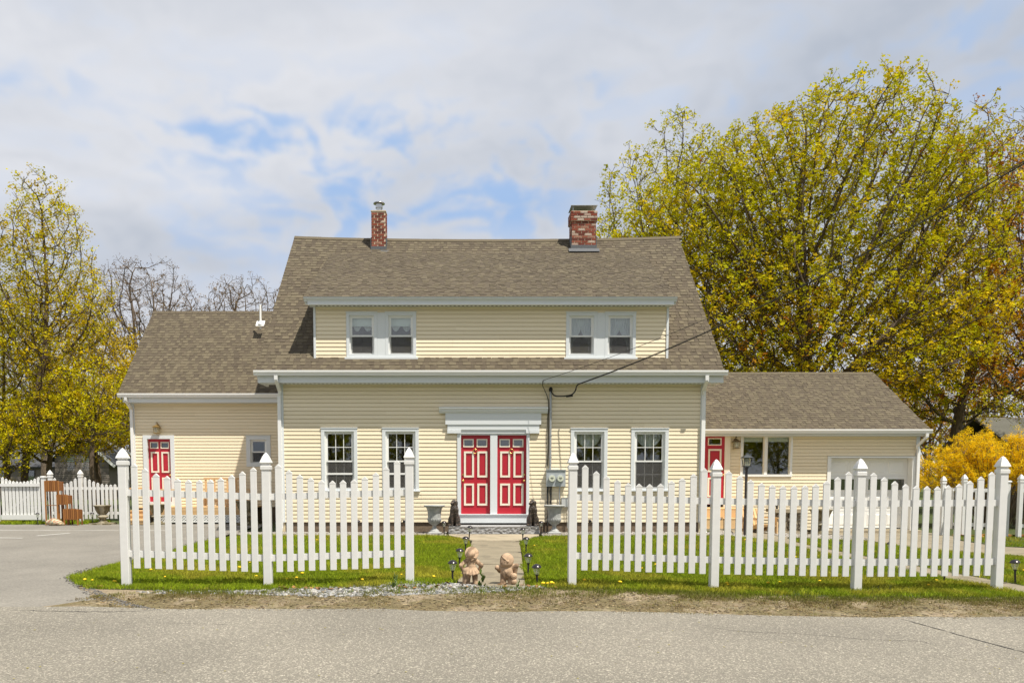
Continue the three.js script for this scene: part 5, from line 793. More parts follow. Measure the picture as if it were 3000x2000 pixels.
// ---------------------------------------------------------------- electric meters, service pipe and wires
{
  const m = thing('electric_meter', 'grey twin electric meter box with service pipe on the front wall', 'electric meter', [2.17, 0, 0.012]), b = std(RGB(0.40, 0.43, 0.45), 0.5, { metalness: 0.2 });
  part(m, 'box', [bx(-0.245, 0.245, 1.20, 1.615, 0, 0.12), bx(-0.25, 0.25, 1.6155, 1.63, 0, 0.145), bx(-0.002, 0.002, 1.205, 1.61, 0.1195, 0.123)], b);
  for (const x of [-0.105, 0.11]) { const d = part(m, 'meter', [cyl(0.092, 0.092, 0.03, 0, 0, 0, 28), cyl(0.085, 0.085, 0.02, 0, 0.03, 0, 28)], std(RGB(0.48, 0.5, 0.48), 0.5), [x, 1.405, 0.12], [Math.PI / 2, 0, 0]); part(d, 'dial', cyl(0.076, 0.076, 0.004, 0, 0.05, 0, 28), std(RGB(0.66, 0.68, 0.55), 0.7)); part(d, 'register', [bc(0.075, 0.006, 0.022, 0, 0.056, -0.016), bc(0.05, 0.006, 0.008, 0, 0.056, 0.02)], std(RGB(0.12, 0.12, 0.11), 0.6)); part(d, 'glass_dome', lathe([[0.084, 0.05], [0.084, 0.085], [0.075, 0.1], [0, 0.108]], 28), glassClear); }
  part(m, 'service_pipe', [cyl(0.028, 0.028, 1.98, -0.145, 1.63, 0.06, 12)], galv); part(m, 'weatherhead', [lathe([[0.03, 0], [0.045, 0.02], [0.05, 0.07], [0.03, 0.11], [0, 0.12]], 14).translate(-0.145, 3.60, 0.07)], rubber);
  for (const y of [1.95, 2.5, 3.1]) part(m, 'pipe_clamp', [bc(0.09, 0.022, 0.012, -0.145, y, 0.012), cyl(0.033, 0.033, 0.022, -0.145, y - 0.011, 0.06, 12)], steel);
  part(m, 'conduit', [cyl(0.02, 0.02, 1.0, -0.205, 0.2, 0.05, 10)], rubber); part(m, 'conduit', [cyl(0.02, 0.02, 1.0, -0.12, 0.2, 0.05, 10)], rubber); part(m, 'conduit', [cyl(0.014, 0.014, 0.9, 0.1, 0.3, 0.05, 10)], galv); part(m, 'ground_wire', tube([[-0.17, 1.2, 0.05], [-0.16, 1.05, 0.05], [-0.125, 0.95, 0.06], [-0.12, 0.8, 0.06]], 0.008, 14, 6), rubber);
  part(m, 'phone_cable', tube([[-0.212, 1.72, 0.035], [-0.19, 2.2, 0.03], [-0.2, 2.9, 0.03], [-0.205, 3.4, 0.04], [-0.30, 3.62, 0.12], [-0.38, 3.74, 0.36], [-0.37, 3.84, 0.40]], 0.010, 40, 6), rubber); part(m, 'phone_cable', tube([[-0.26, 1.68, 0.03], [-0.23, 1.9, 0.03], [-0.245, 2.4, 0.03], [-0.22, 2.8, 0.03], [-0.215, 3.2, 0.035]], 0.005, 30, 5), rubber);
  part(m, 'drip_loop', tube([[-0.145, 3.69, 0.09], [-0.13, 3.58, 0.13], [-0.05, 3.49, 0.16], [0.1, 3.475, 0.17], [0.25, 3.485, 0.19], [0.38, 3.52, 0.22], [0.45, 3.60, 0.28], [0.47, 3.70, 0.36], [0.5, 3.74, 0.42]], 0.017, 50, 8), rubber); part(m, 'splice', cyl(0.026, 0.026, 0.17, 0, 0, 0, 10).rotateZ(Math.PI / 2), rubber, [0.4, 3.492, 0.20], [0, -0.3, 0.12]);
  const bxm = one('junction_box', 'small plain grey utility box on the wall beside the meter conduits', 'utility box', join([bx(-0.095, 0.095, -0.115, 0.115, 0, 0.07), bx(-0.1, 0.1, 0.1155, 0.125, 0, 0.08), cyl(0.008, 0.008, 0.55, 0.06, -0.66, 0.03, 8)]), std(RGB(0.50, 0.51, 0.50), 0.6), [2.42, 0.79, 0.012]);
  const sagTo = (a, b, s, n = 16) => Array.from({ length: n + 1 }, (_, i) => { const t = i / n; return [lerp(a[0], b[0], t), lerp(a[1], b[1], t) - s * 4 * t * (1 - t), lerp(a[2], b[2], t)]; });
  one('service_cable', 'thick black service cable rising from the meter pipe to the street', 'cable', join([tube(sagTo([2.67, 3.74, 0.43], [12.2, 8.6, 8], 0.5), 0.012, 80, 7), tube(sagTo([2.67, 3.755, 0.44], [12.2, 8.62, 8], 0.49), 0.005, 80, 5)]), rubber);
  one('phone_line', 'thin black phone line crossing the dormer window from the eave', 'cable', tube(sagTo([1.80, 3.845, 0.42], [12.2, 8.45, 8], 0.5), 0.006, 80, 6), rubber);
}
// ---------------------------------------------------------------- lanterns
function lanternParts(o, s, metal) {
  part(o, 'lantern_roof', squareLathe([[0.105, 0], [0.11, 0.008], [0.05, 0.055], [0.02, 0.075], [0.012, 0.1], [0, 0.105]]).scale(s, s, s).translate(0, 0.17 * s, 0), metal);
  part(o, 'lantern_floor', squareLathe([[0.085, 0], [0.088, 0.012], [0.07, 0.02], [0, 0.02]]).scale(s, s, s).translate(0, -0.02 * s, 0), metal);
  for (const [x, z] of [[-1, -1], [1, -1], [-1, 1], [1, 1]]) part(o, 'lantern_bar', bar([x * 0.062 * s, 0, z * 0.062 * s], [x * 0.08 * s, 0.17 * s, z * 0.08 * s], 0.011 * s, 0.011 * s), metal);
  part(o, 'lantern_glass', squareLathe([[0.058, 0.002], [0.076, 0.168]]).scale(s, s, s), lightGlass); part(o, 'candle', [cyl(0.012 * s, 0.012 * s, 0.09 * s, 0.02 * s, 0, 0, 8), cyl(0.012 * s, 0.012 * s, 0.09 * s, -0.02 * s, 0, 0.01, 8)], cream);
}
{
  const o = thing('lamp_post', 'dark lamp post with a square lantern on the lawn by the side path', 'lamp post', [6.93, -0.1, 0.42]); part(o, 'pole', [cyl(0.038, 0.034, 1.78, 0, 0, 0, 14), cyl(0.055, 0.05, 0.05, 0, 1.74, 0, 14), cyl(0.07, 0.055, 0.06, 0, 0, 0, 14)], std(RGB(0.045, 0.036, 0.034), 0.5));
  const h = new THREE.Group(); h.name = 'lantern'; h.position.set(0, 1.82, 0); o.add(h); lanternParts(h, 1.15, std(RGB(0.05, 0.055, 0.06), 0.4, { metalness: 0.5 })); 
  const wl = (label, pos, metal, s) => { const w = thing('wall_lantern', label, 'wall lantern', pos); part(w, 'wall_plate', [cyl(0.055, 0.05, 0.02, 0, 0, 0, 18).rotateX(Math.PI / 2).translate(0, 0.1, 0.0), tube([[0, 0.1, 0.01], [0, 0.19, 0.05], [0, 0.21, 0.11], [0, 0.16, 0.13]], 0.011, 18, 6)], metal); const g = new THREE.Group(); g.name = 'lantern'; g.position.set(0, -0.13, 0.13); w.add(g); lanternParts(g, s, metal); return w; };
  wl('brass wall lantern above the red door on the deck', [-10.15, 2.98, -5.485], std(RGB(0.40, 0.27, 0.10), 0.4, { metalness: 0.8 }), 1.0); wl('tarnished wall lantern between the side door and slider window', [7.98, 2.44, -3.685], std(RGB(0.20, 0.15, 0.09), 0.45, { metalness: 0.7 }), 1.0);
}
// ---------------------------------------------------------------- wooden decks and what stands on them
{
  const d = thing('wooden_deck', 'tan wooden deck with rails and white lattice skirt by the driveway', 'deck');
  const y = 0.50, x0 = -10.42, x1 = -6.75, z0 = -5.46, z1 = -4.05;
  for (let i = 0; i < 10; i++) { const a = lerp(z0, z1, i / 10), b = lerp(z0, z1, (i + 1) / 10) - 0.006; part(d, 'deck_board', bx(x0, x1, y - 0.028, y, a, b), deckWood[i % 3]); }
  part(d, 'fascia', bx(-9.7, x1, y - 0.13, y - 0.0285, z1 - 0.045, z1 - 0.008), deckWood[0]); part(d, 'fascia', bx(-9.7, x1, y - 0.24, y - 0.136, z1 - 0.042, z1 - 0.01), deckWood[1]);
  for (const s of [-1, 1]) for (let i = -3; i < 34; i++) { const a = -9.68 + i * 0.085, h = 0.21; const lo = [a, 0.05], hi = [a + s * h, 0.05 + h]; if (Math.min(lo[0], hi[0]) > -9.7 && Math.max(lo[0], hi[0]) < x1) part(d, 'lattice_slat', bar([lo[0], lo[1], z1 - 0.02 + s * 0.006], [hi[0], hi[1], z1 - 0.02 + s * 0.006], 0.036, 0.008), white); }
  part(d, 'lattice_frame', [bx(-9.7, x1, 0.03, 0.06, z1 - 0.03, z1 - 0.005), bx(-9.7, x1, 0.235, 0.262, z1 - 0.03, z1 - 0.005)], white);
  for (let i = 0; i < 8; i++) { const x = -9.14 + i * 0.345; part(d, 'baluster', bx(x - 0.019, x + 0.019, y + 0.0005, 1.02, z1 - 0.10, z1 - 0.062), deckWood[i % 3]); }
  part(d, 'hand_rail', bx(-9.7, x1, 1.0205, 1.058, z1 - 0.125, z1 - 0.035), deckWood[2]); for (const x of [-9.66, -6.80]) part(d, 'rail_post', bx(x - 0.045, x + 0.045, 0.1, 1.02, z1 - 0.1305, z1 - 0.046), deckWood[1]);
  part(d, 'hand_rail', bx(-10.5, -10.42, 1.06, 1.10, -5.3, -3.4), deckWood[0]); for (const z of [-5.2, -4.3, -3.45]) part(d, 'rail_post', bx(-10.5, -10.425, 0.05, 1.0595, z - 0.04, z + 0.04), deckWood[1]);
  for (let i = 0; i < 3; i++) { const t = 0.42 - i * 0.13, za = -4.045 + i * 0.28; part(d, 'stair_tread', bx(-10.41, -9.72, t - 0.035, t, za, za + 0.30), deckWood[i]); part(d, 'stair_riser', bx(-10.41, -9.72, t - 0.13, t - 0.0355, za + 0.25, za + 0.275), deckWood[(i + 1) % 3]); }
  const bench = thing('garden_bench', 'tan slatted bench on the deck beside the rail', 'bench', [-8.0, 0.50, -5.0]);
  for (let i = 0; i < 4; i++) part(bench, 'seat_slat', bx(-0.6, 0.6, 0.41, 0.435, -0.2 + i * 0.11, -0.11 + i * 0.11), deckWood[i % 3]); for (let i = 0; i < 9; i++) part(bench, 'back_slat', bx(-0.56 + i * 0.14 - 0.03, -0.56 + i * 0.14 + 0.03, 0.45, 0.84, -0.23, -0.21), deckWood[i % 3]); part(bench, 'back_rail', bx(-0.62, 0.62, 0.845, 0.9, -0.24, -0.2), deckWood[1]); for (const [x, z] of [[-0.57, -0.18], [0.57, -0.18], [-0.57, 0.2], [0.57, 0.2]]) part(bench, 'leg', bx(x - 0.03, x + 0.03, 0, 0.409, z - 0.03, z + 0.03), deckWood[0]);
}
{
  const d = thing('side_steps', 'tan wooden two-level steps under the red side door', 'steps');
  for (let i = 0; i < 8; i++) { const a = lerp(-3.6, -2.6, i / 8); part(d, 'deck_board', bx(6.05, 8.35, 0.492, 0.52, a, a + 0.119), deckWood[i % 3]); }
  part(d, 'riser', bx(6.05, 8.35, 0.26, 0.4915, -2.65, -2.61), deckWood[0]); for (let i = 0; i < 3; i++) { const a = -2.605 + i * 0.14; part(d, 'tread_board', bx(6.05, 8.35, 0.232, 0.258, a, a + 0.134), deckWood[(i + 1) % 3]); }
  part(d, 'riser', bx(6.05, 8.35, -0.03, 0.2315, -2.235, -2.2), deckWood[2]); part(d, 'base', bx(6.0, 8.4, -0.35, -0.031, -3.6, -2.15), apronMat);
  // slatted garden chairs
  const chair = (label, pos, turn) => {
    const c = thing('garden_chair', label, 'garden chair', pos, turn, 'tan slatted garden chairs');
    for (let i = 0; i < 5; i++) part(c, 'seat_slat', bx(-0.25, 0.25, -0.011, 0.011, -0.05, 0.05), deckWood[i % 3], [0, 0.36 - 0.035 * (4 - i), -0.24 + i * 0.115], [0.25 * -1, 0, 0]);
    for (let i = 0; i < 6; i++) { const x = -0.235 + i * 0.094, h = 0.62 - 0.9 * x * x; part(c, 'back_slat', bx(-0.038, 0.038, 0, h, -0.01, 0.01), deckWood[(i + 1) % 3], [x, 0.24, -0.28], [-0.38, 0, -x * 0.25]); }
    part(c, 'back_rail', bx(-0.28, 0.28, 0.52, 0.575, -0.43, -0.405), deckWood[0]);
    for (const s of [-1, 1]) { part(c, 'arm', bx(s * 0.33 - 0.055, s * 0.33 + 0.055, 0.53, 0.555, -0.38, 0.36), deckWood[1]); part(c, 'leg', bx(s * 0.31 - 0.022, s * 0.31 + 0.022, 0, 0.529, 0.24, 0.32), deckWood[2]); part(c, 'side_rail', bar([s * 0.275, 0.03, -0.72], [s * 0.275, 0.36, 0.28], 0.03, 0.1), deckWood[0]); }
    return c;
  };
  chair('tan slatted garden chair on the side path by the lamp post', [8.15, -0.25, -1.85], 0.35);
  // stone planter box with a rough top
  const p = thing('stone_planter', 'low square stone planter with pale cap beside the garden chair', 'planter', [9.25, -0.26, -2.9]), r = rng(4);
  part(p, 'core', bx(-0.36, 0.36, 0.1, 0.68, -0.30, 0.30), apronMat); part(p, 'cap', bx(-0.43, 0.43, 0.66, 0.76, -0.38, 0.38), apronMat); part(p, 'base', bx(-0.5, 0.5, -0.02, 0.12, -0.42, 0.42), apronMat);
  const rock = pebbleGeo(21), rocks = [RGB(0.12, 0.095, 0.07), RGB(0.17, 0.145, 0.11), RGB(0.09, 0.07, 0.05), RGB(0.24, 0.21, 0.17)].map((c) => std(c, 1, { bumpMap: every(grainBump, 0.2), bumpScale: 0.01 }));
  for (let j = 0; j < 4; j++) for (let i = 0; i < 5; i++) { const o = part(p, 'stone', rock, rocks[Math.floor(r() * 4)], [-0.31 + i * 0.155 + 0.03 * (r() - 0.5), 0.19 + j * 0.135, 0.28 + 0.03 * r()], [r(), r() * 6, r()]); o.scale.set(0.085, 0.085, 0.06); }
  const b = thing('bird_figure', 'small black bird figure on the stone planter cap', 'ornament', [8.98, 0.50, -2.85]); part(b, 'bird', meshField((x, y, z) => { let q = ell(x, y, z, [0, 0.16, 0], [0.06, 0.085, 0.05]); q = smin(q, ell(x, y, z, [0.03, 0.27, 0], [0.045, 0.04, 0.035]), 0.03); q = smin(q, cap(x, y, z, [0.06, 0.27, 0], [0.115, 0.255, 0], 0.014, 0.004), 0.01); q = smin(q, cap(x, y, z, [-0.04, 0.12, 0], [-0.11, 0.05, 0], 0.03, 0.015), 0.02); return Math.min(q, cap(x, y, z, [0, 0.1, 0], [0, 0, 0], 0.02, 0.035)); }, [-0.14, -0.005, -0.07], [0.13, 0.33, 0.07], 0.009), black);
}
// weathered stone urns
{
  const prof = [[0, 0.52], [0.19, 0.53], [0.215, 0.55], [0.25, 0.56], [0.255, 0.545], [0.225, 0.52], [0.205, 0.45], [0.165, 0.35], [0.12, 0.30], [0.105, 0.285], [0.13, 0.26], [0.165, 0.22], [0.16, 0.19], [0.10, 0.165], [0.09, 0.12], [0.12, 0.07], [0.16, 0.05], [0.16, 0]], g = lathe(prof.slice().reverse(), 36), p = g.attributes.position;
  for (let i = 0; i < p.count; i++) { const x = p.getX(i), y = p.getY(i), z = p.getZ(i), k = 1 + 0.08 * (fbm(x * 14 + 7, y * 14 + z * 9 + 7, 5, 3) - 0.5); p.setX(i, x * k); p.setZ(i, z * k); } g.computeVertexNormals();
  const u = (label, pos, s = 1) => { const o = thing('stone_urn', label, 'stone urn', pos, 0, 'mossy stone urns'); part(o, 'bowl', g, oldStone).scale.setScalar(s); part(o, 'footing', bc(0.62, 0.05, 0.55, 0, 0.0, 0), oldStone); return o; };
  u('mossy stone urn on the driveway beside the far picket fence', [-11.15, 0.02, -3.55]); u('mossy stone urn in front of the deck stairs', [-9.52, 0.02, -3.6], 1.05); u('mossy stone urn at the shaded end of the deck', [-6.75, 0.02, -3.35], 1.25); u('dark stone urn against the wall beside the garage door', [10.32, -0.24, -2.95], 1.3);
}
// tiered wooden planter and a bag of soil by the far fence
{
  const t = thing('tiered_planter', 'brown slatted wooden planter with three stepped boxes on the driveway edge', 'planter', [0, 0, -3.3]);
  for (const [x0, x1, y0, y1, k] of [[-12.70, -12.27, 1.02, 1.33, 0], [-12.30, -11.97, 0.63, 0.92, 1], [-12.06, -11.63, 0.19, 0.50, 2]]) {
    const z0 = -0.17 + k * 0.10, z1 = z0 + 0.26, n = k === 1 ? 5 : 6;
    const b = part(t, 'box', [bx(x0 + 0.01, x1 - 0.01, y0, y1 - 0.03, z0, z1 - 0.03), bx(x0, x1, y0 - 0.02, y0 + 0.012, z1 - 0.029, z1 - 0.002)], brownWood[2]);
    for (let i = 0; i < n; i++) part(b, 'slat', bx(lerp(x0 + 0.04, x1 - 0.04, i / n), lerp(x0 + 0.04, x1 - 0.04, (i + 1) / n) - 0.014, y0 + 0.0125, y1, z1 - 0.0295, z1 - 0.004), brownWood[i % 3]);
    for (const x of [x0, x1 - 0.035]) { part(t, 'leg', bx(x, x + 0.035, 0.01, y1 - 0.01, z1 - 0.0285, z1 + 0.006), brownWood[1]); part(t, 'leg', bx(x, x + 0.035, 0.01, y1 - 0.04, z0 - 0.03, z0), brownWood[2]); }
    if (k === 0) part(t, 'stretcher', bx(x0 + 0.036, x1 - 0.036, 0.58, 0.60, z1 - 0.02, z1), brownWood[0]);
  }
  const c = document.createElement('canvas'); c.width = 256; c.height = 128; const q = c.getContext('2d'); q.fillStyle = '#b3a68a'; q.fillRect(0, 0, 256, 128); const r = rng(6); for (let i = 0; i < 70; i++) { q.fillStyle = ['#8f8468', '#6f8f86', '#9a5a48', '#c8bda0', '#7d7a5c', '#b88f6a'][Math.floor(r() * 6)]; q.beginPath(); q.ellipse(r() * 256, r() * 128, 4 + 18 * r(), 3 + 9 * r(), r() * 3, 0, 7); q.fill(); }
  const m = new THREE.CanvasTexture(c); m.colorSpace = THREE.SRGBColorSpace; m.wrapS = m.wrapT = THREE.RepeatWrapping; m.repeat.set(2.2, 4);
  one('soil_bag', 'crumpled printed soil bag slumped under the tiered planter', 'bag', meshField((x, y, z) => { let d = ell(x, y, z, [0, 0.09, 0], [0.25, 0.105, 0.13]); d = smin(d, cap(x, y, z, [-0.12, 0.11, 0], [-0.02, 0.15, 0], 0.06, 0.07), 0.06); d = smin(d, ell(x, y, z, [0.22, 0.05, 0.01], [0.08, 0.055, 0.12]), 0.05); return Math.max(d + 0.03 * (fbm(x * 11 + 7, y * 13 + z * 9 + 7, 3, 3) - 0.5), -y); }, [-0.34, -0.02, -0.2], [0.34, 0.28, 0.2], 0.014), std(RGB(1, 1, 1), 0.6, { map: m }), [-12.33, 0.0, -2.98], -0.1);
}
// ---------------------------------------------------------------- neighbouring houses
{
  const weathered = [RGB(0.19, 0.165, 0.14), RGB(0.23, 0.20, 0.17), RGB(0.15, 0.13, 0.112)].map((c) => std(c, 1)), slate = std(RGB(0.075, 0.078, 0.085), 0.95, { bumpMap: every(grainBump, 0.5), bumpScale: 0.02 });
  const h = thing('neighbour_house', 'weathered grey clapboard house with white gable trim behind the trees', 'house', [0, -0.4, -30]), w = part(h, 'wall', [sweepX([[-6, 0], [-0.02, 0], [-0.02, 2.5], [-3, 4.3], [-6, 2.5]], -31, -25.4), new THREE.ExtrudeGeometry(new THREE.Shape([[-25.55, 0], [-22.2, 0], [-22.2, 2.7], [-24.05, 4.35], [-25.55, 3.0]].map((p) => new THREE.Vector2(...p))), { depth: 3, bevelEnabled: false }).translate(0, 0, -1.52)], weathered[0]);
  const top = (x) => (x < -24.05 ? lerp(3.0, 4.35, (x + 25.55) / 1.5) : lerp(4.35, 2.7, (x + 24.05) / 1.85)), r = rng(3);
  for (let i = 0; i < 34; i++) { const y = 0.25 + i * 0.12; let a = -25.53, b = -22.22; while (a < b && top(a) < y + 0.1) a += 0.02; while (b > a && top(b) < y + 0.1) b -= 0.02; if (b - a > 0.1) { const o = part(w, 'clapboard', clapUnit, weathered[i % 3], [a, y, 1.482]); o.scale.set(b - a, 0.122, 2.2); } }
  part(h, 'roof', [bx(-31.3, -25.2, -0.12, 0, 0, 3.8).rotateX(0.56).translate(0, 4.42, -3.02), bx(-31.3, -25.2, -0.12, 0, -3.8, 0).rotateX(-0.56).translate(0, 4.42, -3.02), bar([-24.05, 4.48, 0], [-26.0, 2.72, 0], 0.1, 3.4), bar([-24.05, 4.48, 0], [-21.7, 2.42, 0], 0.1, 3.4)], slate);
  part(h, 'gable_trim', [bar([-24.05, 4.40, 1.72], [-25.95, 2.68, 1.72], 0.16, 0.06), bar([-24.05, 4.40, 1.72], [-21.75, 2.38, 1.72], 0.16, 0.06)], white); part(h, 'rear_trim', bar([-23.9, 4.42, 0.2], [-20.9, 2.95, 0.2], 0.14, 0.05), white);
  for (const x of [-24.55, -23.65]) { const o = part(h, 'window', [bx(x - 0.27, x + 0.27, 2.1, 3.12, 1.49, 1.515)], weathered[2]); part(o, 'pane', bx(x - 0.22, x + 0.22, 2.15, 2.68, 1.516, 1.52), glass); part(o, 'shade', bx(x - 0.22, x + 0.22, 2.7, 3.07, 1.516, 1.52), std(RGB(0.30, 0.42, 0.37), 0.8)); }
  for (const x of [-28.0, -29.6]) { const o = part(h, 'window', bx(x - 0.4, x + 0.4, 1.2, 2.2, 0.0, 0.03), black); part(o, 'pane', bx(x - 0.36, x + 0.36, 1.24, 2.16, 0.031, 0.034), glass); }
  const b = thing('neighbour_house', 'house with a dark striped shingle roof behind the yellow bush', 'house', [32, -0.3, -22]); part(b, 'wall', sweepX([[-5, 0], [0, 0], [0, 3.0], [-2.5, 4.3], [-5, 3.0]], -3.4, 8), weathered[1]);
  const rf = part(b, 'roof', [bx(-3.8, 8.4, -0.12, 0, 0, 4.2).rotateX(0.48).translate(0, 5.0, -2.5), bx(-3.8, 8.4, -0.12, 0, -4.2, 0).rotateX(-0.48).translate(0, 5.0, -2.5)], deckMat); const sm = [RGB(0.13, 0.125, 0.10), RGB(0.10, 0.095, 0.08), RGB(0.16, 0.15, 0.12)].map((c) => std(c, 1));
  for (let j = 0; j < 26; j++) for (let i = 0; i < 6; i++) part(rf, 'shingle_course', wedge(2.0, 0.16, 0.02), sm[(i * 7 + j * 3) % 3], [-3.8 + i * 2.02 + (j % 2) * 0.06, 5.0 - 0.46 * (4.15 - j * 0.155) + 0.004, -2.5 + 0.887 * (4.15 - j * 0.155)], [-(Math.PI / 2 - 0.48), 0, 0]);
}
// ---------------------------------------------------------------- trees
const barkDark = std(RGB(2.1, 1.85, 1.6), 1, { map: every(barkMap, 1), bumpMap: every(grainBump, 0.6), bumpScale: 0.03 }), barkGrey = barkPale;
// branches grown towards points spread through the crown's volume
function growTree({ seed, base, trunk, lean = [0, 0], crown, n, step = 0.42, shell = 0.35, tip = 0.009, power = 2.35, lobes = 0.25, flare = 1.25, kill = 1.4, twigs = 3, floor }) {
  const r = rng(seed), att = [];
  for (let t = 0; att.length < n && t < n * 60; t++) {
    const c = crown[Math.floor(r() * crown.length * 0.9999)], u = r() * 2 - 1, a = r() * 6.283, s = Math.sqrt(1 - u * u), k = Math.pow(lerp(shell, 1, r()), 0.5) * (1 - lobes * vnoise(a * 1.6 + seed, u * 3 + 7, seed));
    const p = [c[0] + c[3] * s * Math.cos(a) * k, c[1] + c[4] * u * k, c[2] + c[5] * s * Math.sin(a) * k];
    if (floor && p[1] < floor) continue; att.push(p);
  }
  const nodes = [[...base, -1]], H = trunk, m = Math.max(2, Math.round(H / step));
  for (let i = 1; i <= m; i++) { const t = i / m; nodes.push([base[0] + lean[0] * t * t + 0.12 * (vnoise(t * 3, seed, 3) - 0.5) * H * 0.3, base[1] + H * t, base[2] + lean[1] * t * t, i - 1]); }
  const near = new Int32Array(att.length).fill(-1), nd = new Float32Array(att.length).fill(1e9), alive = new Uint8Array(att.length).fill(1); let from = Math.floor(m * 0.55);
  const D = step, K2 = (D * kill) ** 2;
  for (let it = 0; it < 140; it++) {
    for (let i = 0; i < att.length; i++) { if (!alive[i]) continue; const [x, y, z] = att[i]; for (let k = from; k < nodes.length; k++) { const q = nodes[k], d = (q[0] - x) ** 2 + (q[1] - y) ** 2 + (q[2] - z) ** 2; if (d < nd[i]) { nd[i] = d; near[i] = k; } } if (nd[i] < K2) alive[i] = 0; }
    from = nodes.length; const pull = new Map();
    for (let i = 0; i < att.length; i++) if (alive[i]) { const k = near[i], q = nodes[k], d = Math.sqrt(nd[i]); let v = pull.get(k); if (!v) pull.set(k, v = [0, 0, 0]); v[0] += (att[i][0] - q[0]) / d; v[1] += (att[i][1] - q[1]) / d; v[2] += (att[i][2] - q[2]) / d; }
    if (!pull.size) break;
    for (const [k, v] of pull) { const q = nodes[k]; if ((q.kids ?? 0) > 3) { for (let i = 0; i < att.length; i++) if (near[i] === k) alive[i] = 0; continue; } q.kids = (q.kids ?? 0) + 1; v[0] += (r() - 0.5) * 0.5; v[1] += (r() - 0.5) * 0.5 + 0.06; v[2] += (r() - 0.5) * 0.5; const l = Math.hypot(...v) || 1; nodes.push([q[0] + v[0] / l * D, q[1] + v[1] / l * D, q[2] + v[2] / l * D, k]); }
    if (nodes.length > 20000) break;
  }
  // side twigs along the young wood
  for (let i = m + 1, e = nodes.length; i < e; i++) { const q = nodes[i], p = nodes[q[3]]; if ((q.kids ?? 0) > 1) continue; for (let k = 0; k < twigs; k++) { let v = [q[0] - p[0] + (r() - 0.5) * D * 3, q[1] - p[1] + (r() - 0.35) * D * 2.4, q[2] - p[2] + (r() - 0.5) * D * 3]; const l = D * (0.75 + 0.7 * r()) / (Math.hypot(...v) || 1); nodes.push([q[0] + v[0] * l, q[1] + v[1] * l, q[2] + v[2] * l, i]); } }
  const rad = new Float32Array(nodes.length), sum = new Float32Array(nodes.length);
  for (let i = nodes.length - 1; i >= 0; i--) { rad[i] = sum[i] ? sum[i] ** (1 / power) : tip; if (nodes[i][3] >= 0) sum[nodes[i][3]] += rad[i] ** power; }
  for (let i = 0; i <= 3 && i < rad.length; i++) rad[i] *= 1 + (flare - 1) * (1 - i / 4);
  return { nodes, rad, r };
}
function branchGeo({ nodes, rad }, min = 0) {
  const pos = [], nor = [], uv = [], ix = [], A = new THREE.Vector3(), B = new THREE.Vector3(), T = new THREE.Vector3(), U = new THREE.Vector3(), Wv = new THREE.Vector3();
  for (let i = 1; i < nodes.length; i++) {
    const p = nodes[i][3]; if (rad[i] < min) continue; A.set(...nodes[p].slice(0, 3)); B.set(...nodes[i].slice(0, 3)); T.subVectors(B, A); const L = T.length(); T.normalize(); U.set(T.y, -T.x, 0.31 * T.x - 0.2).cross(T); if (U.lengthSq() < 1e-4) U.set(1, 0, 0).cross(T); U.normalize(); Wv.crossVectors(T, U);
    const n = rad[i] > 0.06 ? 8 : rad[i] > 0.025 ? 5 : 3, ra = Math.min(rad[p], rad[i] * 1.5), o = pos.length / 3;
    for (let k = 0; k <= n; k++) { const a = k / n * 6.2832, c = Math.cos(a), s = Math.sin(a), x = U.x * c + Wv.x * s, y = U.y * c + Wv.y * s, z = U.z * c + Wv.z * s; pos.push(A.x + x * ra, A.y + y * ra, A.z + z * ra, B.x + x * rad[i], B.y + y * rad[i], B.z + z * rad[i]); nor.push(x, y, z, x, y, z); uv.push(k / n, A.y, k / n, A.y + L); if (k < n) { const q = o + 2 * k; ix.push(q, q + 2, q + 1, q + 1, q + 2, q + 3); } }
  }
  const g = new THREE.BufferGeometry(); g.setAttribute('position', new THREE.Float32BufferAttribute(pos, 3)); g.setAttribute('normal', new THREE.Float32BufferAttribute(nor, 3)); g.setAttribute('uv', new THREE.Float32BufferAttribute(uv, 2)); g.setIndex(ix); return g;
}
function sprayGeo(seed, leaves, rad, size) {                              // a spray of small folded leaves
  const r = rng(seed), pos = [], ix = [];
  for (let i = 0; i < leaves; i++) {
    const c = new THREE.Vector3((r() - 0.5) * 2, (r() - 0.5) * 2, (r() - 0.5) * 2).multiplyScalar(rad * 0.7), q = new THREE.Quaternion().setFromEuler(new THREE.Euler((r() - 0.5) * 2.2, r() * 6.28, (r() - 0.5) * 1.6)), s = size * (0.45 + 0.95 * r() * r() + 0.2 * r()), o = pos.length / 3;
    for (const [x, y, z] of [[0, 0, -0.5], [0.42, 0.12, -0.05], [0.16, 0.05, 0.2], [0, 0.0, 0.55], [-0.16, 0.05, 0.2], [-0.42, 0.12, -0.05]]) { const v = new THREE.Vector3(x, y, z).multiplyScalar(s).applyQuaternion(q).add(c); pos.push(v.x, v.y, v.z); }
    ix.push(o, o + 2, o + 1, o, o + 3, o + 2, o, o + 4, o + 3, o, o + 5, o + 4);
  }
  const g = new THREE.BufferGeometry(); g.setAttribute('position', new THREE.Float32BufferAttribute(pos, 3)); g.setIndex(ix); const h = g.toNonIndexed(); h.computeVertexNormals(); return h;
}
const leafMat = new THREE.MeshPhysicalMaterial({ color: RGB(1, 1, 1), roughness: 0.8, specularIntensity: 0.1, transmission: 0.48, thickness: 0, side: THREE.DoubleSide });
const mapleSpray = sprayGeo(1, 11, 0.19, 0.125), fineSpray = sprayGeo(2, 11, 0.17, 0.105), budSpray = sprayGeo(3, 7, 0.13, 0.05);
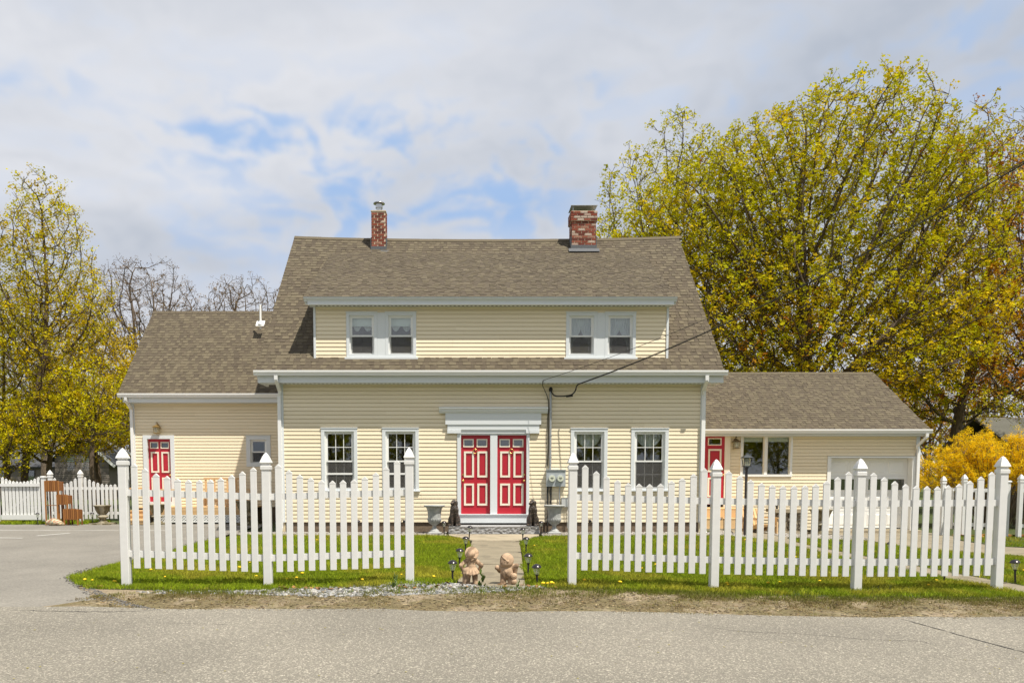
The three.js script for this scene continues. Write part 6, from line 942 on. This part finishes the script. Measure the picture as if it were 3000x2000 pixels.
const MAPLE = [[0.60, 0.56, 0.008], [0.50, 0.50, 0.007], [0.66, 0.59, 0.010], [0.54, 0.48, 0.008]], OCHRE = [[0.66, 0.50, 0.008], [0.70, 0.53, 0.010], [0.58, 0.42, 0.008]], RUST = [[0.54, 0.24, 0.012], [0.58, 0.29, 0.014], [0.44, 0.17, 0.010]], LIME = [[0.64, 0.57, 0.008], [0.55, 0.51, 0.007], [0.70, 0.60, 0.010]], BUDS = [[0.28, 0.18, 0.07], [0.34, 0.22, 0.075], [0.22, 0.125, 0.05]];
function plantTree(name, label, spec, { spray = mapleSpray, per = 2, thr = 0.030, pal = [MAPLE], mix, spread = 0.24, size = 1, bark = barkDark, keep = 1, group }) {
  const t = thing(name, label, 'tree', spec.base, 0, group), g = growTree(spec); const [bx0, by0, bz0] = spec.base;
  const tr = part(t, 'trunk', branchGeo(g).translate(-bx0, -by0, -bz0), bark);
  if (!per) return t;
  const spots = [], r = g.r;
  g.nodes.forEach((q, i) => { if (i < 3 || g.rad[i] > thr) return; for (let k = 0; k < per; k++) { if (r() > keep) continue; const n = fbm(q[0] * 0.45 + 30, q[1] * 0.45 + q[2] * 0.3 + 30, spec.seed, 3); const P = mix ? pal[mix(q[0], q[1], q[2], n, r())] : pal[0], c = P[Math.floor(r() * P.length)], b = (0.6 + 0.5 * r()) * (0.8 + 0.5 * n); spots.push([q[0] - bx0 + (r() - 0.5) * 2 * spread, q[1] - by0 + (r() - 0.5) * 2 * spread, q[2] - bz0 + (r() - 0.5) * 2 * spread, size * (0.5 + 0.85 * r()), r() * 6.28, (r() - 0.5) * 1.5, [c[0] * b, c[1] * b, c[2] * b]]); } });
  const o = field('crown', undefined, spray, leafMat, spots); o.name = 'crown'; o.userData = { kind: 'stuff' }; t.add(o); return t;
}
const mixMaple = (x, y, z, n, r) => { const low = ss(15, 6, y), o = 0.05 + 0.42 * low + 0.4 * ss(0.52, 0.7, n); return r < o * 0.85 ? 1 : n < 0.36 && r > 0.8 ? 2 : 0; };
// the big maples behind the garage wing
plantTree('maple_tree', 'huge spreading yellow-green maple behind the garage wing roof', { seed: 31, base: [13.7, -0.4, -14], trunk: 4.4, lean: [0.5, 0.3], crown: [[15.8, 11.4, -14.5, 6.0, 7.7, 4.8], [16.2, 12.6, -14, 5.4, 6.6, 4.4], [10.0, 10.6, -14.8, 4.3, 5.4, 4.0], [12.8, 12.0, -14.6, 4.4, 5.8, 4.2], [11.6, 8.4, -13.6, 4.6, 4.4, 3.6], [19.6, 10.4, -14.2, 4.0, 6.6, 4.0], [14.6, 7.0, -12, 8.0, 3.4, 3.0]], n: 14000, step: 0.36, shell: 0.16, floor: 4.2, tip: 0.0065, power: 2.25 }, { per: 1, keep: 0.88, thr: 0.022, pal: [MAPLE, OCHRE, RUST], mix: mixMaple, spread: 0.15 });
plantTree('maple_tree', 'paler open maple behind the capped chimney end of the main roof', { seed: 37, base: [10.2, -0.4, -19], trunk: 5.2, lean: [-0.3, 0], crown: [[10.0, 12.2, -19, 4.7, 7.6, 4.4], [7.9, 9.8, -18.5, 3.9, 5.0, 4], [12.4, 9.4, -19, 4, 6, 4]], n: 4200, step: 0.40, shell: 0.18, floor: 4, tip: 0.0065 }, { per: 1, thr: 0.02, pal: [MAPLE, LIME], mix: (x, y, z, n, r) => (r < 0.45 ? 1 : 0), spread: 0.15, size: 0.92, keep: 0.95 });
plantTree('maple_tree', 'orange-tinged maple beyond the yellow bush', { seed: 41, base: [22.4, -0.4, -17], trunk: 4.0, lean: [0.3, 0], crown: [[23.2, 11.2, -17, 4.6, 7.8, 4.4], [24.8, 7.8, -16.5, 3.8, 4.6, 3.6], [20.8, 6.2, -15.5, 4.2, 4.0, 3.4]], n: 4400, step: 0.38, shell: 0.18, floor: 3.9, tip: 0.0065 }, { per: 1, thr: 0.022, pal: [MAPLE, OCHRE, RUST], mix: (x, y, z, n, r) => (x > 21.2 && y > 5 && y < 15.5 && n > 0.3 ? (r < 0.74 ? 2 : 1) : r < 0.16 ? 2 : r < 0.45 ? 1 : 0), spread: 0.15, keep: 0.78 });
plantTree('bare_tree', 'mostly bare tree with dark twigs at the edge of the orange maple', { seed: 43, base: [28.4, -0.4, -19], trunk: 4.5, crown: [[28.0, 12.0, -19, 4.4, 8.2, 4.4], [26, 9, -18, 3, 5, 3]], n: 2600, step: 0.42, shell: 0.25, floor: 4 }, { per: 1, keep: 0.3, thr: 0.012, pal: [MAPLE, RUST], mix: (x, y, z, n, r) => (r < 0.5 ? 1 : 0), spread: 0.2, size: 0.8 });
// woods showing under the maples
[[9.2, -24, 7.5], [11.6, -26, 8.5], [15.8, -24, 8], [17.9, -27, 8.5], [20.2, -23, 6.5], [24.6, -24, 7], [19.0, -21, 5.0], [16.6, -19, 4.8]].forEach(([x, z, h], i) => plantTree('young_tree', i > 3 ? 'young rust-leaved tree in the woods under the maples' : 'thin yellow-green young tree in the woods under the maples', { seed: 60 + i, base: [x, -0.4, z], trunk: h * 0.35, lean: [0.3 * (i % 3 - 1), 0], crown: [[x, h * 0.66, z, 2.3, h * 0.38, 2.3]], n: 800, step: 0.36, shell: 0.15, tip: 0.0075 }, { per: 2, thr: 0.02, pal: [i > 3 ? RUST : MAPLE, OCHRE], mix: (a, b, c, n, r) => (r < 0.4 ? 1 : 0), spread: 0.25, keep: 0.5, group: i > 3 ? 'rust-leaved young trees under the maples' : 'yellow-green young trees under the maples' }));
// trees behind the driveway
plantTree('tall_tree', 'tall slender tree with open yellow-green crown behind the driveway gate', { seed: 71, base: [-18.3, -0.3, -12], trunk: 6.4, lean: [1.2, 0], crown: [[-17.0, 10.2, -12, 2.2, 3.5, 2.2], [-17.3, 7.2, -12, 3.1, 3.4, 2.8], [-18.6, 8.6, -12.3, 1.9, 3.0, 2], [-15.9, 8.2, -12, 1.9, 2.4, 1.9]], n: 2600, step: 0.32, shell: 0.12, floor: 3, tip: 0.006 }, { spray: fineSpray, per: 1, thr: 0.018, pal: [LIME, OCHRE], mix: (x, y, z, n, r) => (r < 0.4 ? 1 : 0), spread: 0.14, keep: 1, size: 1.12 });
[[-16.9, -12, 5.4, 2.6, 'low leafy tree standing behind the white gate post', LIME], [-15.0, -11.2, 5.8, 2.2, 'slim leafy tree in front of the weathered house gable', LIME], [-18.9, -10.4, 4.6, 2.5, 'spreading low tree behind the white gate', LIME], [-17.4, -17, 9.0, 2.7, 'ochre-budded tree behind the slim leafy tree', OCHRE], [-20.6, -15, 9.5, 2.9, 'dense tree at the back of the driveway woods', MAPLE], [-14.6, -15.5, 7.4, 2.0, 'ochre-leaved tree beside the end of the driveway wing', OCHRE], [-22.4, -12.2, 6.4, 2.8, 'bushy tree past the driveway gate at the woods edge', LIME]].forEach(([x, z, h, w, label, P], i) => plantTree('leafy_tree', label, { seed: 80 + i, base: [x, -0.3, z], trunk: h * 0.36, lean: [0.25 * (i % 3 - 1), 0.1], crown: [[x + 0.2, h * 0.66, z, w, h * 0.36, w * 0.9], [x - 0.3, h * 0.42, z + 0.3, w * 0.9, h * 0.22, w * 0.8]], n: 1250, step: 0.33, shell: 0.12, floor: [2.3, 2.9, 1.1, 1.3, 1.3, 3.0, 1.0][i], tip: 0.007 }, { spray: fineSpray, per: 2, thr: 0.018, pal: [P, OCHRE], mix: (a, b, c, n, r) => (r < 0.08 + 0.32 * ss(0.45, 0.62, n) ? 1 : 0), spread: 0.18, size: 1.05, keep: 0.7 }));
[[-20.4, -28, 15.0, 4.8, 'bare spreading oak above the end of the driveway wing roof'], [-14.4, -29, 14.2, 3.7, 'bare rounded oak above the vent pipe'], [-24.4, -25, 13.4, 3.8, 'bare tree behind the tall slender tree']].forEach(([x, z, h, w, label], i) => plantTree('bare_tree', label, { seed: 95 + i, base: [x, -0.3, z], trunk: h * 0.42, lean: [0.6, 0], crown: [[x + 0.6, h * 0.74, z, w, h * 0.26, w * 0.85], [x, h * 0.58, z, w * 0.8, h * 0.2, w * 0.7]], n: 3000, step: 0.36, shell: 0.2, tip: 0.0085, lobes: 0.4, kill: 1.5 }, { spray: budSpray, per: 2, thr: 0.013, pal: [BUDS], spread: 0.2, size: 1.25, bark: barkGrey, keep: 0.8 }));
// trees across the street, mirrored in the windows
[[-11, 42, 11], [-5.5, 44, 12], [9.5, 43, 12], [14.8, 42, 11], [22, 39, 10], [26.5, 41, 11], [31, 44, 12]].forEach(([x, z, h], i) => plantTree('street_tree', 'leafy tree on the lawn across the street', { seed: 140 + i, base: [x, -0.05, z], trunk: h * 0.22, crown: [[x, h * 0.55, z, 3.6, h * 0.45, 3.4]], n: 700, step: 0.5, shell: 0.2, tip: 0.01, twigs: 2 }, { per: 1, thr: 0.03, pal: [MAPLE], spread: 0.3, size: 2.2, group: 'trees across the street' }));
// a far wood closing the view on both sides
{
  const r = rng(120), trunks = [], spots = [];
  for (let i = 0; i < 190; i++) { const s = i % 2, x = s ? lerp(11, 64, r()) : lerp(-66, -17, r()), z = lerp(-62, -36, r()), h = 5 + 5 * r(); trunks.push(bar([x, -0.5, z], [x + (r() - 0.5), h, z], 0.12 + 0.1 * r(), 0.12)); for (let k = 0; k < 9; k++) { const y = h * (0.3 + 0.65 * r()); trunks.push(bar([x, y, z], [x + (r() - 0.5) * 4, y + 1.2 + r() * 1.6, z + (r() - 0.5)], 0.05, 0.05)); }
    for (let k = 0; k < 110; k++) { const c = (r() < 0.4 ? OCHRE : r() < 0.6 ? BUDS : MAPLE)[Math.floor(r() * 3)], b = 0.4 + 0.6 * r(); spots.push([x + (r() - 0.5) * 4.4, h * (0.05 + 1.05 * r()), z + (r() - 0.5) * 3, 1.1 + 0.9 * r(), r() * 6.28, (r() - 0.5) * 1.5, [c[0] * b, c[1] * b, c[2] * b]]); } }
  field('far_wood_foliage', 'budding far wood along the horizon behind the houses', mapleSpray, leafMat, spots, 'wood');
  const o = new THREE.Mesh(join(trunks), barkMat); o.name = 'far_wood_trunks'; o.userData = { kind: 'stuff', label: 'bare trunks of the far wood behind the houses', category: 'wood' }; o.castShadow = o.receiveShadow = true; scene.add(o);
}
// forsythia
{
  const b = thing('forsythia_bush', 'large bright yellow flowering bush beyond the garage', 'bush', [18.0, -0.3, -6.8]), r = rng(130), stems = [], spots = [];
  for (let i = 0; i < 340; i++) {
    const a = r() * 6.283, out = Math.sqrt(r()), rx = 3.0 * out, rz = 1.7 * out, h = (2.05 + 0.95 * r()) * Math.sqrt(1 - 0.5 * out * out) * (0.9 + 0.3 * vnoise(a * 2, out * 3, 4)), p0 = [Math.cos(a) * rx * 0.35, 0.1, Math.sin(a) * rz * 0.35], p1 = [Math.cos(a) * rx * 0.75, h * 0.7, Math.sin(a) * rz * 0.75], p2 = [Math.cos(a) * rx * 1.0, h, Math.sin(a) * rz], p3 = [Math.cos(a) * rx * 1.12 + (r() - 0.5) * 0.5, h * (0.86 + 0.24 * r()), Math.sin(a) * rz * 1.1];
    const c = new THREE.CatmullRomCurve3([p0, p1, p2, p3].map((p) => new THREE.Vector3(...p))); stems.push(new THREE.TubeGeometry(c, 10, 0.008, 3));
    for (let k = 0; k < 34; k++) { const t = 0.28 + 0.72 * r(), p = c.getPoint(t), y = 0.8 + 0.4 * r(); spots.push([p.x + (r() - 0.5) * 0.28, p.y + (r() - 0.5) * 0.28, p.z + (r() - 0.5) * 0.28, 0.8 + 0.6 * r(), r() * 6.28, (r() - 0.5) * 2, r() < 0.93 ? [0.84 * y, 0.60 * y, 0.012] : [0.25, 0.24, 0.02]]); }
  }
  part(b, 'stems', join(stems), barkPale); const o = field('flowers', undefined, sprayGeo(9, 8, 0.085, 0.05), leafMat, spots); o.name = 'flowers'; o.userData = { kind: 'stuff' }; b.add(o);
}
renderer.render(scene, camera);
